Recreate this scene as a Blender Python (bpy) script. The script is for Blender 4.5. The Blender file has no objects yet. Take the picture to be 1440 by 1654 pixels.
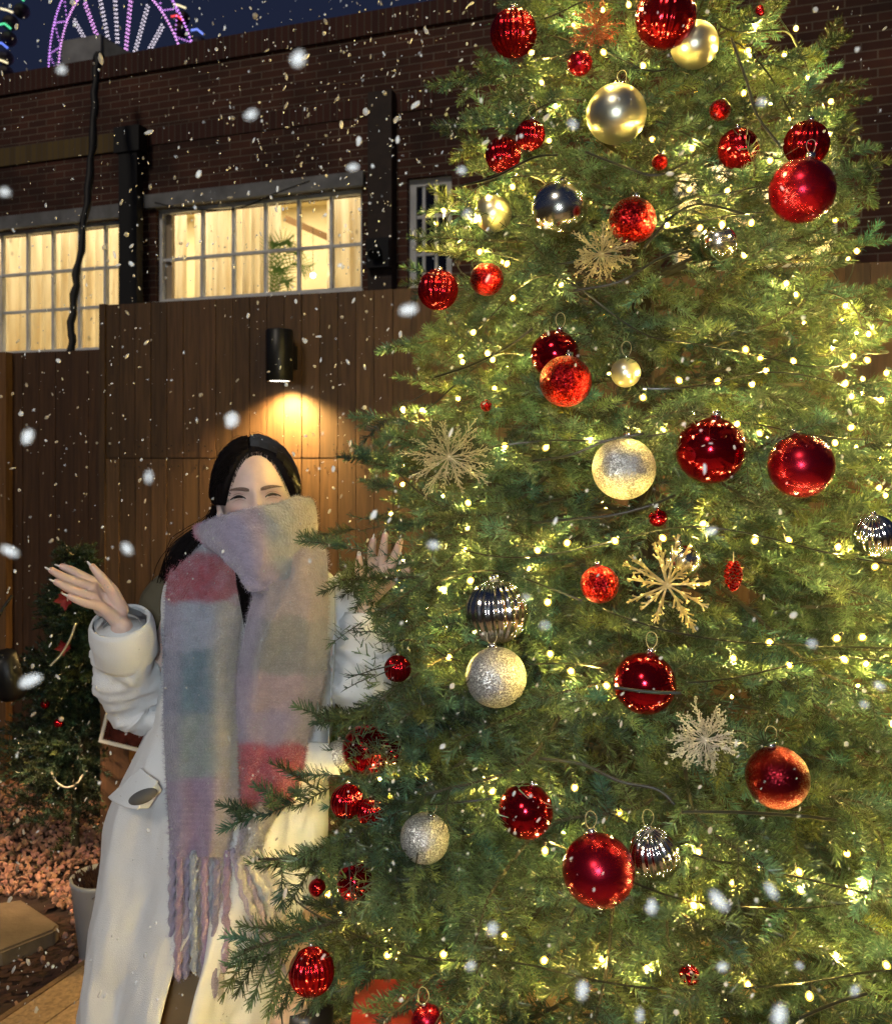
import bpy, bmesh, math, random
import numpy as np
from mathutils import Vector, Matrix

# ------------------------------------------------------------------ camera, world, lights, exposure
S = bpy.context.scene
COL = S.collection
F = 1500.0                      # focal length in photo pixels (photo is 1440 wide)
CAMZ = 1.6
HOR = 740.0                     # eye level row
cam_d = bpy.data.cameras.new("camera")
cam = bpy.data.objects.new("camera", cam_d); COL.objects.link(cam)
cam.location = (0, 0, CAMZ); cam.rotation_euler = (math.radians(90), 0, 0)
cam_d.sensor_fit = 'HORIZONTAL'; cam_d.sensor_width = 36; cam_d.lens = 36 * F / 1440
cam_d.shift_y = -(827 - HOR) / 1440
cam_d.clip_start = 0.02; cam_d.clip_end = 2000
cam_d.dof.use_dof = True; cam_d.dof.focus_distance = 1.75; cam_d.dof.aperture_fstop = 8.0
S.camera = cam

W = bpy.data.worlds.new("World"); S.world = W; W.use_nodes = True
wn = W.node_tree
bg = wn.nodes['Background']
sky = wn.nodes.new('ShaderNodeTexSky'); sky.sky_type = 'NISHITA'; sky.sun_disc = False
sky.sun_elevation = math.radians(-3.0); sky.sun_rotation = math.radians(200)
mxw = wn.nodes.new('ShaderNodeVectorMath'); mxw.operation = 'MULTIPLY_ADD'
wn.links.new(sky.outputs[0], mxw.inputs[0]); mxw.inputs[1].default_value = (0.5, 0.5, 0.6); mxw.inputs[2].default_value = (0.055, 0.085, 0.22)
wn.links.new(mxw.outputs[0], bg.inputs[0]); bg.inputs[1].default_value = 0.15

def lamp(name, kind, loc, energy, color, **kw):
    d = bpy.data.lights.new(name, kind); d.energy = energy; d.color = color
    for k, v in kw.items(): setattr(d, k, v)
    o = bpy.data.objects.new(name, d); COL.objects.link(o); o.location = loc
    return o
def aim(o, tgt):
    o.rotation_euler = (Vector(tgt) - o.location).to_track_quat('-Z', 'Y').to_euler()

# added warm fill for bricks and twigs, shone from behind the camera
fill_sun = lamp("sun", 'SUN', (-3.0, -4.0, 7.2), 0.75, (1.0, 0.86, 0.70), angle=math.radians(9))
aim(fill_sun, (0.3, 2.2, 1.5))
# light of the phone that takes the picture: just behind and above the lens
flash = lamp("phone_light", 'AREA', (-0.10, -0.40, 1.72), 23.0, (0.82, 0.92, 1.0), shape='DISK', size=0.26)
aim(flash, (-0.05, 2.0, 1.15))

S.view_settings.view_transform = 'Standard'; S.view_settings.look = 'None'
S.view_settings.exposure = 0.0; S.view_settings.gamma = 1.0
cy = S.cycles
cy.use_denoising = True; cy.denoiser = 'OPENIMAGEDENOISE'
cy.sample_clamp_indirect = 4.0; cy.sample_clamp_direct = 0.0
cy.max_bounces = 5; cy.diffuse_bounces = 2; cy.glossy_bounces = 3; cy.transparent_max_bounces = 8
cy.caustics_reflective = False; cy.caustics_refractive = False
cy.use_light_tree = True
cy.denoising_prefilter = 'NONE'; cy.denoising_input_passes = 'RGB_ALBEDO_NORMAL'

rng = np.random.default_rng(7)
random.seed(7)

# ------------------------------------------------------------------ helpers
def at(u, v, Y):
    return np.array([(u - 720) / F * Y, Y, CAMZ + (HOR - v) / F * Y])

def nodes_of(name):
    m = bpy.data.materials.new(name); m.use_nodes = True
    nt = m.node_tree
    return m, nt, nt.nodes['Principled BSDF']

def N(nt, typ, **kw):
    n = nt.nodes.new(typ)
    for k, v in kw.items():
        if k.startswith('i_'): n.inputs[int(k[2:])].default_value = v
        else: setattr(n, k, v)
    return n

def mat(name, col, rough=0.6, metal=0.0, var=0.0, vscale=8.0, bump=0.0, bscale=40.0, stretch=(1, 1, 1),
        spec=0.5, emis=None, estr=0.0, attr=False, sheen=0.0, sss=0.0, trans=0.0):
    m, nt, b = nodes_of(name); L = nt.links.new
    b.inputs['Roughness'].default_value = rough; b.inputs['Metallic'].default_value = metal
    b.inputs['Specular IOR Level'].default_value = spec
    b.inputs['Base Color'].default_value = (*col, 1)
    if sheen: b.inputs['Sheen Weight'].default_value = sheen; b.inputs['Sheen Roughness'].default_value = 0.5
    if sss:
        b.inputs['Subsurface Weight'].default_value = sss
        b.inputs['Subsurface Radius'].default_value = (0.012, 0.005, 0.003); b.inputs['Subsurface Scale'].default_value = 0.6
    if trans: b.inputs['Transmission Weight'].default_value = trans
    tc = N(nt, 'ShaderNodeTexCoord'); mp = N(nt, 'ShaderNodeMapping'); mp.inputs['Scale'].default_value = stretch
    L(tc.outputs['Object'], mp.inputs[0])
    src = None
    if attr:
        a = N(nt, 'ShaderNodeAttribute', attribute_name='Col'); src = a.outputs['Color']
    if var:
        nz = N(nt, 'ShaderNodeTexNoise'); nz.inputs['Scale'].default_value = vscale; nz.inputs['Detail'].default_value = 6
        L(mp.outputs[0], nz.inputs['Vector'])
        mr = N(nt, 'ShaderNodeMapRange'); mr.inputs[1].default_value = 0.3; mr.inputs[2].default_value = 0.7
        mr.inputs[3].default_value = 1 - var; mr.inputs[4].default_value = 1 + var
        L(nz.outputs[0], mr.inputs[0])
        mx = N(nt, 'ShaderNodeVectorMath', operation='SCALE')
        if src is None: mx.inputs[0].default_value = col
        else: L(src, mx.inputs[0])
        L(mr.outputs[0], mx.inputs['Scale']); src = mx.outputs[0]
    if src is not None: L(src, b.inputs['Base Color'])
    if bump:
        n2 = N(nt, 'ShaderNodeTexNoise'); n2.inputs['Scale'].default_value = bscale; n2.inputs['Detail'].default_value = 5
        L(mp.outputs[0], n2.inputs['Vector'])
        bp = N(nt, 'ShaderNodeBump'); bp.inputs['Strength'].default_value = bump; bp.inputs['Distance'].default_value = 0.005
        L(n2.outputs[0], bp.inputs['Height']); L(bp.outputs[0], b.inputs['Normal'])
    if emis is not None:
        b.inputs['Emission Color'].default_value = (*emis, 1); b.inputs['Emission Strength'].default_value = estr
    return m

def tag(o, label=None, cat=None, group=None, kind=None):
    if label: o['label'] = label
    if cat: o['category'] = cat
    if group: o['group'] = group
    if kind: o['kind'] = kind
    return o

def empty(name, loc=(0, 0, 0), rz=0.0):
    o = bpy.data.objects.new(name, None); COL.objects.link(o)
    o.location = tuple(loc); o.rotation_euler = (0, 0, rz); o.empty_display_size = 0.1
    return o

def link(name, me, parent=None, shift=None):
    o = bpy.data.objects.new(name, me); COL.objects.link(o)
    if parent is not None: o.parent = parent
    return o

def mesh_np(name, V, faces, m, parent=None, smooth=False, col=None, base=None):
    """V (n,3); faces: list of int arrays (k,3) / (k,4); base = location of the parent, subtracted from V"""
    V = np.asarray(V, dtype=np.float32).reshape(-1, 3)
    if base is not None: V = V - np.asarray(base, dtype=np.float32)
    me = bpy.data.meshes.new(name)
    faces = [np.asarray(f, dtype=np.int32) for f in faces if len(f)]
    nl = sum(f.size for f in faces); nf = sum(len(f) for f in faces)
    me.vertices.add(len(V)); me.vertices.foreach_set('co', V.ravel())
    me.loops.add(nl); me.loops.foreach_set('vertex_index', np.concatenate([f.ravel() for f in faces]))
    me.polygons.add(nf)
    tot = np.concatenate([np.full(len(f), f.shape[1]) for f in faces]).astype(np.int32)
    st = np.concatenate([[0], np.cumsum(tot)[:-1]]).astype(np.int32)
    me.polygons.foreach_set('loop_start', st); me.polygons.foreach_set('loop_total', tot)
    me.polygons.foreach_set('use_smooth', np.full(nf, bool(smooth)))
    me.update(calc_edges=True); me.validate()
    if col is not None:
        ca = me.color_attributes.new('Col', 'FLOAT_COLOR', 'POINT')
        c4 = np.ones((len(V), 4), dtype=np.float32); c4[:, :3] = col
        ca.data.foreach_set('color', c4.ravel())
    if m is not None:
        for mm in (m if isinstance(m, (list, tuple)) else [m]): me.materials.append(mm)
    return link(name, me, parent)

class MB:
    """collects shapes of one part"""
    def __init__(s): s.v = []; s.q = []; s.t = []; s.c = []; s.n = 0
    def add(s, V, q=None, t=None, col=None):
        V = np.asarray(V, float).reshape(-1, 3)
        if q is not None and len(q): s.q.append(np.asarray(q, int).reshape(-1, 4) + s.n)
        if t is not None and len(t): s.t.append(np.asarray(t, int).reshape(-1, 3) + s.n)
        s.v.append(V); s.n += len(V)
        if col is not None: s.c.append(np.broadcast_to(np.asarray(col, float), (len(V), 3)))
        return s
    def box(s, c, size, M=None, col=None):
        c = np.asarray(c, float); h = np.asarray(size, float) / 2
        V = np.array([[x, y, z] for x in (-1, 1) for y in (-1, 1) for z in (-1, 1)]) * h
        if M is not None: V = V @ np.asarray(M).T
        return s.add(V + c, [[0, 1, 3, 2], [4, 6, 7, 5], [0, 4, 5, 1], [2, 3, 7, 6], [0, 2, 6, 4], [1, 5, 7, 3]], col=col)
    def bx(s, x0, x1, y0, y1, z0, z1, col=None):
        return s.box(((x0 + x1) / 2, (y0 + y1) / 2, (z0 + z1) / 2), (x1 - x0, y1 - y0, z1 - z0), col=col)
    def tube(s, P, r, k=8, caps=True, col=None, prof=None):
        P = np.asarray(P, float); n = len(P); r = np.broadcast_to(np.asarray(r, float), (n,))
        T = np.gradient(P, axis=0); T /= np.linalg.norm(T, axis=1)[:, None] + 1e-12
        up = np.array([0.0, 0, 1]) if abs(T[0][2]) < 0.9 else np.array([1.0, 0, 0])
        A = np.cross(up, T[0]); A /= np.linalg.norm(A)
        V = []
        a = np.arange(k) * 2 * np.pi / k
        for i in range(n):
            A = A - T[i] * (A @ T[i]); A /= np.linalg.norm(A) + 1e-12
            B = np.cross(T[i], A)
            rr = r[i] if prof is None else r[i] * prof(i, a)
            V.append(P[i] + (np.cos(a) * rr)[:, None] * A + (np.sin(a) * rr)[:, None] * B)
        V = np.concatenate(V)
        i = np.arange(n - 1)[:, None] * k; j = np.arange(k)[None, :]; j2 = (j + 1) % k
        q = np.stack([i + j, i + j2, i + k + j2, i + k + j], -1).reshape(-1, 4)
        t = []
        if caps:
            V = np.concatenate([V, P[:1], P[-1:]])
            a0 = n * k; b0 = n * k + 1
            for jj in range(k):
                t.append([a0, (jj + 1) % k, jj]); t.append([b0, (n - 1) * k + jj, (n - 1) * k + (jj + 1) % k])
        return s.add(V, q, t, col)
    def sphere(s, c, r, nu=24, nv=16, fn=None, col=None, M=None):
        """r scalar or 3-vector; fn(dir)->scale"""
        th = np.linspace(0, np.pi, nv + 1)[1:-1]; ph = np.arange(nu) * 2 * np.pi / nu
        D = np.concatenate([[[0, 0, 1]], np.stack([np.outer(np.sin(th), np.cos(ph)), np.outer(np.sin(th), np.sin(ph)),
             np.repeat(np.cos(th)[:, None], nu, 1)], -1).reshape(-1, 3), [[0, 0, -1]]])
        V = D * np.asarray(r, float) if fn is None else fn(D)
        if M is not None: V = V @ np.asarray(M).T
        V = V + np.asarray(c, float)
        q = []; t = []
        for i in range(nv - 2):
            for j in range(nu):
                a = 1 + i * nu + j; b = 1 + i * nu + (j + 1) % nu
                q.append([a, a + nu, b + nu, b])
        last = len(D) - 1
        for j in range(nu):
            t.append([0, 1 + j, 1 + (j + 1) % nu]); t.append([last, 1 + (nv - 2) * nu + (j + 1) % nu, 1 + (nv - 2) * nu + j])
        return s.add(V, q, t, col)
    def grid(s, G, col=None, closed=False):
        G = np.asarray(G, float); a, b = G.shape[:2]
        i = np.arange(a - 1)[:, None]; j = np.arange(b if closed else b - 1)[None, :]; j2 = (j + 1) % b
        q = np.stack([i * b + j, i * b + j2, (i + 1) * b + j2, (i + 1) * b + j], -1).reshape(-1, 4)
        c = None if col is None else np.asarray(col).reshape(-1, 3)
        return s.add(G.reshape(-1, 3), q, None, c)
    def build(s, name, m, parent=None, smooth=False, base=None):
        V = np.concatenate(s.v); f = []
        if s.q: f.append(np.concatenate(s.q))
        if s.t: f.append(np.concatenate(s.t))
        c = np.concatenate(s.c) if s.c and sum(len(x) for x in s.c) == len(V) else None
        return mesh_np(name, V, f, m, parent, smooth, c, base)

def apply_mods(o):
    dg = bpy.context.evaluated_depsgraph_get(); dg.update()
    me = bpy.data.meshes.new_from_object(o.evaluated_get(dg))
    old = o.data; o.modifiers.clear(); o.data = me; bpy.data.meshes.remove(old)
    return o

def cr(P, n):
    """Catmull-Rom through the rows of P, n samples"""
    P = np.asarray(P, float); m = len(P)
    E = np.vstack([2 * P[0] - P[1], P, 2 * P[-1] - P[-2]])
    t = np.linspace(0, m - 1, n); i = np.minimum(t.astype(int), m - 2); f = (t - i)[:, None]
    p0, p1, p2, p3 = E[i], E[i + 1], E[i + 2], E[i + 3]
    return 0.5 * (2 * p1 + (p2 - p0) * f + (2 * p0 - 5 * p1 + 4 * p2 - p3) * f ** 2 + (3 * p1 - p0 - 3 * p2 + p3) * f ** 3)

def sm(x, a, b):
    t = np.clip((np.asarray(x, float) - a) / (b - a), 0, 1); return t * t * (3 - 2 * t)

_NZ = rng.random((64, 64))
def vnoise(x, y):
    x = np.asarray(x, float); y = np.asarray(y, float)
    xi = np.floor(x).astype(int); yi = np.floor(y).astype(int); fx = x - xi; fy = y - yi
    fx = fx * fx * (3 - 2 * fx); fy = fy * fy * (3 - 2 * fy)
    g = lambda a, b: _NZ[a % 64, b % 64]
    return (g(xi, yi) * (1 - fx) * (1 - fy) + g(xi + 1, yi) * fx * (1 - fy) + g(xi, yi + 1) * (1 - fx) * fy + g(xi + 1, yi + 1) * fx * fy) * 2 - 1

# ------------------------------------------------------------------ shared materials
M = {}
def wood_mat(name, c, k=1.0):
    m, nt, b = nodes_of(name); L = nt.links.new
    tc = N(nt, 'ShaderNodeTexCoord'); mp = N(nt, 'ShaderNodeMapping'); mp.inputs['Scale'].default_value = (22, 22, 1.3)
    L(tc.outputs['Object'], mp.inputs[0])
    nz = N(nt, 'ShaderNodeTexNoise'); nz.inputs['Scale'].default_value = 3; nz.inputs['Detail'].default_value = 8; nz.inputs['Distortion'].default_value = 0.6
    L(mp.outputs[0], nz.inputs['Vector'])
    a = N(nt, 'ShaderNodeAttribute', attribute_name='Col')
    mr = N(nt, 'ShaderNodeMapRange'); mr.inputs[1].default_value = 0.3; mr.inputs[2].default_value = 0.72; mr.inputs[3].default_value = 0.6; mr.inputs[4].default_value = 1.3
    L(nz.outputs[0], mr.inputs[0])
    s1 = N(nt, 'ShaderNodeVectorMath', operation='SCALE'); L(a.outputs['Color'], s1.inputs[0]); L(mr.outputs[0], s1.inputs['Scale'])
    L(s1.outputs[0], b.inputs['Base Color']); b.inputs['Roughness'].default_value = 0.6
    bp = N(nt, 'ShaderNodeBump'); bp.inputs['Strength'].default_value = 0.2; bp.inputs['Distance'].default_value = 0.002
    L(nz.outputs[0], bp.inputs['Height']); L(bp.outputs[0], b.inputs['Normal'])
    return m
M['wood'] = wood_mat('fence_wood', None)
M['deck'] = wood_mat('deck_wood', None)
M['black_metal'] = mat('black_metal', (0.012, 0.013, 0.015), 0.4, 0.3, bump=0.05)
M['frame'] = mat('window_frame_paint', (0.75, 0.78, 0.80), 0.5, var=0.2, vscale=6)
M['wframe'] = mat('pale_frame_paint', (0.62, 0.65, 0.68), 0.5, var=0.15, vscale=6)
M['lintel'] = mat('lintel_concrete', (0.22, 0.23, 0.24), 0.9, var=0.35, vscale=5, bump=0.4, bscale=30)
M['dark'] = mat('dark_paint', (0.008, 0.009, 0.010), 0.6)
M['wire'] = mat('wire_plastic', (0.006, 0.009, 0.007), 0.35)

def brick_mat():
    m, nt, b = nodes_of('brick_wall'); L = nt.links.new
    tc = N(nt, 'ShaderNodeTexCoord'); sp = N(nt, 'ShaderNodeSeparateXYZ'); cb = N(nt, 'ShaderNodeCombineXYZ')
    L(tc.outputs['Object'], sp.inputs[0]); L(sp.outputs[0], cb.inputs[0]); L(sp.outputs[2], cb.inputs[1])
    br = N(nt, 'ShaderNodeTexBrick'); L(cb.outputs[0], br.inputs['Vector'])
    br.inputs['Color1'].default_value = (0.078, 0.027, 0.016, 1); br.inputs['Color2'].default_value = (0.044, 0.016, 0.011, 1)
    br.inputs['Mortar'].default_value = (0.15, 0.115, 0.085, 1)
    br.inputs['Scale'].default_value = 1.0; br.inputs['Mortar Size'].default_value = 0.0055; br.inputs['Mortar Smooth'].default_value = 0.2
    br.inputs['Brick Width'].default_value = 0.24; br.inputs['Row Height'].default_value = 0.073; br.inputs['Bias'].default_value = -0.2
    nz = N(nt, 'ShaderNodeTexNoise'); nz.inputs['Scale'].default_value = 1.2; nz.inputs['Detail'].default_value = 7
    L(cb.outputs[0], nz.inputs['Vector'])
    mr = N(nt, 'ShaderNodeMapRange'); mr.inputs[1].default_value = 0.3; mr.inputs[2].default_value = 0.7; mr.inputs[3].default_value = 0.35; mr.inputs[4].default_value = 1.6
    L(nz.outputs[0], mr.inputs[0])
    s1 = N(nt, 'ShaderNodeVectorMath', operation='SCALE'); L(br.outputs['Color'], s1.inputs[0]); L(mr.outputs[0], s1.inputs['Scale'])
    L(s1.outputs[0], b.inputs['Base Color']); b.inputs['Roughness'].default_value = 0.85
    iv = N(nt, 'ShaderNodeMath', operation='SUBTRACT'); iv.inputs[0].default_value = 1; L(br.outputs['Fac'], iv.inputs[1])
    bp = N(nt, 'ShaderNodeBump'); bp.inputs['Strength'].default_value = 0.6; bp.inputs['Distance'].default_value = 0.01
    L(iv.outputs[0], bp.inputs['Height']); L(bp.outputs[0], b.inputs['Normal'])
    return m
M['brick'] = brick_mat()
def soldier_mat(name, c1, c2):
    m, nt, b = nodes_of(name); L = nt.links.new
    tc = N(nt, 'ShaderNodeTexCoord'); sp = N(nt, 'ShaderNodeSeparateXYZ'); cb = N(nt, 'ShaderNodeCombineXYZ')
    L(tc.outputs['Object'], sp.inputs[0]); L(sp.outputs[2], cb.inputs[0]); L(sp.outputs[0], cb.inputs[1])
    br = N(nt, 'ShaderNodeTexBrick'); L(cb.outputs[0], br.inputs['Vector'])
    br.inputs['Color1'].default_value = (*c1, 1); br.inputs['Color2'].default_value = (*c2, 1); br.inputs['Mortar'].default_value = (0.10, 0.08, 0.06, 1)
    br.offset = 0.0
    br.inputs['Scale'].default_value = 1.0; br.inputs['Mortar Size'].default_value = 0.005
    br.inputs['Brick Width'].default_value = 0.5; br.inputs['Row Height'].default_value = 0.073
    L(br.outputs['Color'], b.inputs['Base Color']); b.inputs['Roughness'].default_value = 0.85
    return m
M['soldier'] = soldier_mat('soldier_course', (0.075, 0.024, 0.016), (0.05, 0.016, 0.012))
M['soldier_y'] = soldier_mat('band_course', (0.16, 0.11, 0.035), (0.11, 0.075, 0.03))

# ------------------------------------------------------------------ ground, gravel, deck
o = MB().add([[-300, -40, -0.08], [300, -40, -0.08], [300, 500, -0.08], [-300, 500, -0.08]], [[0, 1, 2, 3]]).build(
    'ground', mat('dark_soil', (0.035, 0.02, 0.014), 0.95, var=0.5, vscale=3, bump=0.8, bscale=25)); tag(o, kind='structure')

def stones(name, xs, ys, zs, size, m, seed):
    r = np.random.default_rng(seed); n = len(xs)
    bm = bmesh.new(); bmesh.ops.create_icosphere(bm, subdivisions=1, radius=1.0)
    bv = np.array([v.co[:] for v in bm.verts]); bf = np.array([[v.index for v in f.verts] for f in bm.faces]); bm.free()
    k = len(bv)
    V = bv[None] * (1 + 0.25 * r.standard_normal((n, k, 1)))
    V = V * (np.array([1.0, 0.75, 0.55]) * (1 + 0.25 * r.standard_normal((n, 1, 3))))
    q = r.standard_normal((n, 4)); q /= np.linalg.norm(q, axis=1)[:, None]; w, x, y, z = q.T
    R = np.stack([1 - 2 * (y * y + z * z), 2 * (x * y - z * w), 2 * (x * z + y * w), 2 * (x * y + z * w), 1 - 2 * (x * x + z * z), 2 * (y * z - x * w),
                  2 * (x * z - y * w), 2 * (y * z + x * w), 1 - 2 * (x * x + y * y)], -1).reshape(n, 3, 3)
    V = np.einsum('nij,nkj->nki', R, V) * np.asarray(size).reshape(-1, 1, 1) + np.stack([xs, ys, zs], -1)[:, None]
    fcs = (bf[None] + (np.arange(n) * k)[:, None, None]).reshape(-1, 3)
    c = np.array([0.34, 0.175, 0.11]) * (1 + 0.28 * r.standard_normal((n, 1, 1))) * np.array([1, 1, 1]) + 0.05 * r.random((n, 1, 3))
    c = np.clip(np.repeat(c, k, 1).reshape(-1, 3), 0.03, 0.8)
    return mesh_np(name, V.reshape(-1, 3), [fcs], m, None, False, c)
n = 21000
gx = rng.uniform(-3.4, -0.75, n); gy = rng.uniform(2.2, 5.0, n)
# bare soil patch round the planter (darker, few stones)
soil = (((gx + 1.22) / 0.50) ** 2 + ((gy - 3.02) / 0.30) ** 2 < 1) & (rng.random(n) < 0.93)
slab = (((gx + 1.75) / 0.42) ** 2 + ((gy - 3.30) / 0.26) ** 2 < 0.85)
keep = ~soil & ~slab
gs = rng.uniform(0.007, 0.0155, n)
o = stones('gravel', gx[keep], gy[keep], (-0.066 + 0.016 * rng.random(n))[keep], gs[keep], mat('gravel_stone', (0.3, 0.15, 0.1), 0.85, attr=True, bump=0.4, bscale=80), 3)
tag(o, 'pinkish brown crushed stone gravel lying along the foot of the fence', 'gravel', kind='stuff')
# small dark chips in the soil patch
n = 1500
gx = -1.2 + 0.5 * rng.standard_normal(n) * 0.6; gy = 3.0 + 0.28 * rng.standard_normal(n) * 0.7
o = mesh_np('bark_mulch', *(lambda V: (V, [np.arange(len(V)).reshape(-1, 4)]))(
    (np.stack([gx, gy, np.full(n, -0.07)], -1)[:, None] + np.array([[-1, -.4, 0], [1, -.3, .3], [.9, .4, .6], [-1, .4, .2]])[None] * rng.uniform(0.006, 0.016, (n, 1, 1)) * (1 + 0.5 * rng.standard_normal((n, 1, 3)))).reshape(-1, 3)),
    mat('mulch', (0.05, 0.022, 0.014), 0.9, var=0.4, vscale=30))
tag(o, 'dark brown bark mulch round the white planter', 'mulch', kind='stuff')

# stepping stone
b_ = bmesh.new()
sx, sy = -1.78, 3.30
pts = [at(-70, 1452, 3.33), at(36, 1446, 3.40), at(96, 1478, 3.22), at(88, 1488, 3.18), at(0, 1528, 3.04), at(-95, 1540, 3.0)]
top = [b_.verts.new((p[0], p[1], -0.015)) for p in pts]
f = b_.faces.new(top)
ex = bmesh.ops.extrude_face_region(b_, geom=[f])
for v in ex['geom']:
    if isinstance(v, bmesh.types.BMVert): v.co.z -= 0.06
bmesh.ops.bevel(b_, geom=[e for e in b_.edges], offset=0.008, segments=2, affect='EDGES')
bmesh.ops.recalc_face_normals(b_, faces=b_.faces)
me = bpy.data.meshes.new('stepping_stone'); b_.to_mesh(me); b_.free()
me.materials.append(mat('cast_stone', (0.17, 0.13, 0.085), 0.85, var=0.35, vscale=7, bump=0.5, bscale=60))
o = link('stepping_stone', me); tag(o, 'flat grey brown stepping stone lying in the gravel', 'stepping stone')

# deck of long boards under the person and the tree
ang = math.atan2(-0.13, -0.30)
A0 = np.array([-1.135, 2.94]); dv = np.array([-0.42, -1.0]); dv /= np.linalg.norm(dv); nv_ = np.array([-dv[1], dv[0]])  # across, to the right
if nv_[0] < 0: nv_ = -nv_
mb = MB(); bw = 0.125
M3 = np.array([[nv_[0], -dv[0], 0], [nv_[1], -dv[1], 0], [0, 0, 1]])
for i in range(34):
    c2 = A0 + nv_ * (bw * (i + 0.5))
    L0, L1 = -0.0, 3.6
    y_back = -0.15 * 0
    ctr = c2 + dv * 1.2
    c = np.array([0.42, 0.28, 0.15]) * random.uniform(0.75, 1.15)
    mb.box((ctr[0], ctr[1], -0.012 + random.uniform(-0.001, 0.001)), (bw - 0.005, 4.2 if i > 0 else 4.2, 0.03), M3, c)
mb.box((*(A0 - nv_ * 0.012 + dv * 1.2), -0.035), (0.02, 4.2, 0.075), M3, (0.2, 0.12, 0.06))
o = mb.build('deck', M['deck']); tag(o, kind='structure')

# ------------------------------------------------------------------ fence
FY0, FM = 4.1, -0.30
def on_plane(u, v, Y0, m):
    t = (u - 720) / F; X = Y0 * t / (1 - m * t); Y = Y0 + m * X
    return X * math.hypot(1, m), CAMZ + (HOR - v) / F * Y
fr = math.atan(FM)
fx = lambda u: on_plane(u, HOR, FY0, FM)[0]
FTOP, FLOW = 2.36, 2.14
fence = empty('wooden_fence', (0, FY0, 0), fr)
tag(fence, 'tall dark brown fence of upright boards below the lit windows', 'fence')
xs0, xstep = fx(168), 0.0895
def boards(x0, x1, z0, z1, seed, w=xstep, base=(0.080, 0.044, 0.022)):
    r = random.Random(seed); mb = MB(); x = x0; nails = MB()
    while x < x1 - 0.01:
        xe = min(x + w, x1); k = r.uniform(0.72, 1.22); g = r.uniform(-0.006, 0.006)
        c = (base[0] * k, base[1] * k * (1 + g * 4), base[2] * k)
        d = r.uniform(-0.0025, 0.0025)
        mb.bx(x + 0.0018, xe - 0.0018, d, d + 0.02, z0, z1, col=c)
        x = xe
    return mb
zj = 1.60
boards(xs0, fx(2300), zj + 0.003, FTOP, 1).build('upper_boards', M['wood'], fence)
boards(xs0, fx(2300), -0.1, zj - 0.003, 2, base=(0.088, 0.049, 0.024)).build('lower_boards', M['wood'], fence)
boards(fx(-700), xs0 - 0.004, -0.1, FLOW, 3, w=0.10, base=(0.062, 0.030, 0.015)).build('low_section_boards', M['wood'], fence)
# backing rail behind boards and cap
mb = MB(); mb.bx(xs0, fx(2300), 0.024, 0.07, zj - 0.05, zj + 0.05, col=(0.05, .03, .015)); mb.bx(fx(-700), fx(2300), 0.024, 0.07, 0.3, 0.4, col=(0.05, .03, .015))
mb.bx(xs0, fx(2300), 0.024, 0.07, FTOP - 0.12, FTOP - 0.02, col=(0.05, .03, .015))
mb.build('rail', M['wood'], fence)
mb = MB(); mb.bx(fx(-5), fx(21), -0.05, -0.004, -0.1, FLOW + 0.0, col=(0.17, 0.085, 0.032)); mb.build('post', M['wood'], fence)
mb = MB(); mb.bx(xs0 - 0.02, xs0 + 0.012, -0.012, 0.022, -0.1, FTOP + 0.004, col=(0.07, 0.04, 0.02)); mb.build('post', M['wood'], fence)
mb = MB()
for i in range(60):
    x = xs0 + 0.03 + i * xstep
    for zz in (zj + 0.035, zj - 0.035, zj + 0.06, zj - 0.045):
        if random.random() < 0.75: mb.sphere((x + random.choice((0, 0.04)) + random.uniform(-.004, .004), -0.004, zz + random.uniform(-.004, .004)), (0.004, 0.002, 0.004), 6, 4)
mb.build('nails', M['black_metal'], fence)['kind'] = 'stuff'

# wall lamps on the fence
def wall_lamp(u, v, label, energy, r=0.062, h=0.235):
    x, z = on_plane(u, v, FY0, FM)
    loc = np.array([x * math.cos(fr), FY0 + x * math.sin(fr), z])
    root = empty('wall_lamp', loc, fr); tag(root, label, 'wall lamp', 'black cylinder lamps on the fence')
    mb = MB(); ns = 32; a = np.arange(ns + 1) * 2 * np.pi / ns
    prof = [(0.0, h), (r - .004, h), (r, h - .004), (r, 0.004), (r - 0.003, 0), (r - 0.008, 0.0), (r - 0.009, 0.02)]
    G = np.array([[[p[0] * math.cos(t), -0.105 + p[0] * math.sin(t), p[1]] for t in a] for p in prof])
    mb.grid(G[:, :-1], closed=True); mb.build('shade', M['black_metal'], root, True)
    MB().bx(-0.04, 0.04, -0.045, -0.001, 0.06, 0.17).build('bracket', M['black_metal'], root)
    mb = MB(); G = np.array([[[q * (r - .009) * math.cos(t), -0.105 + q * (r - .009) * math.sin(t), 0.004 + 0.001 * (1 - q)] for t in a[:-1]] for q in (0.02, 0.5, 1.0)])
    mb.grid(G, closed=True); mb.build('lens', mat('lamp_lens', (1, 1, 1), 0.4, emis=(1.0, 0.93, 0.75), estr=6.0), root)
    l = lamp('wall_lamp_light', 'SPOT', (0, -0.105, -0.006), energy, (1.0, 0.62, 0.20), spot_size=math.radians(138), spot_blend=0.8, shadow_soft_size=0.03)
    l.parent = root; l.rotation_euler = (math.radians(4), 0, 0)
    return root
wall_lamp(468, 619, 'black cylinder wall lamp shining down behind the woman', 150)
wall_lamp(1168, 640, 'black cylinder wall lamp hidden behind the big tree', 45)

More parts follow.
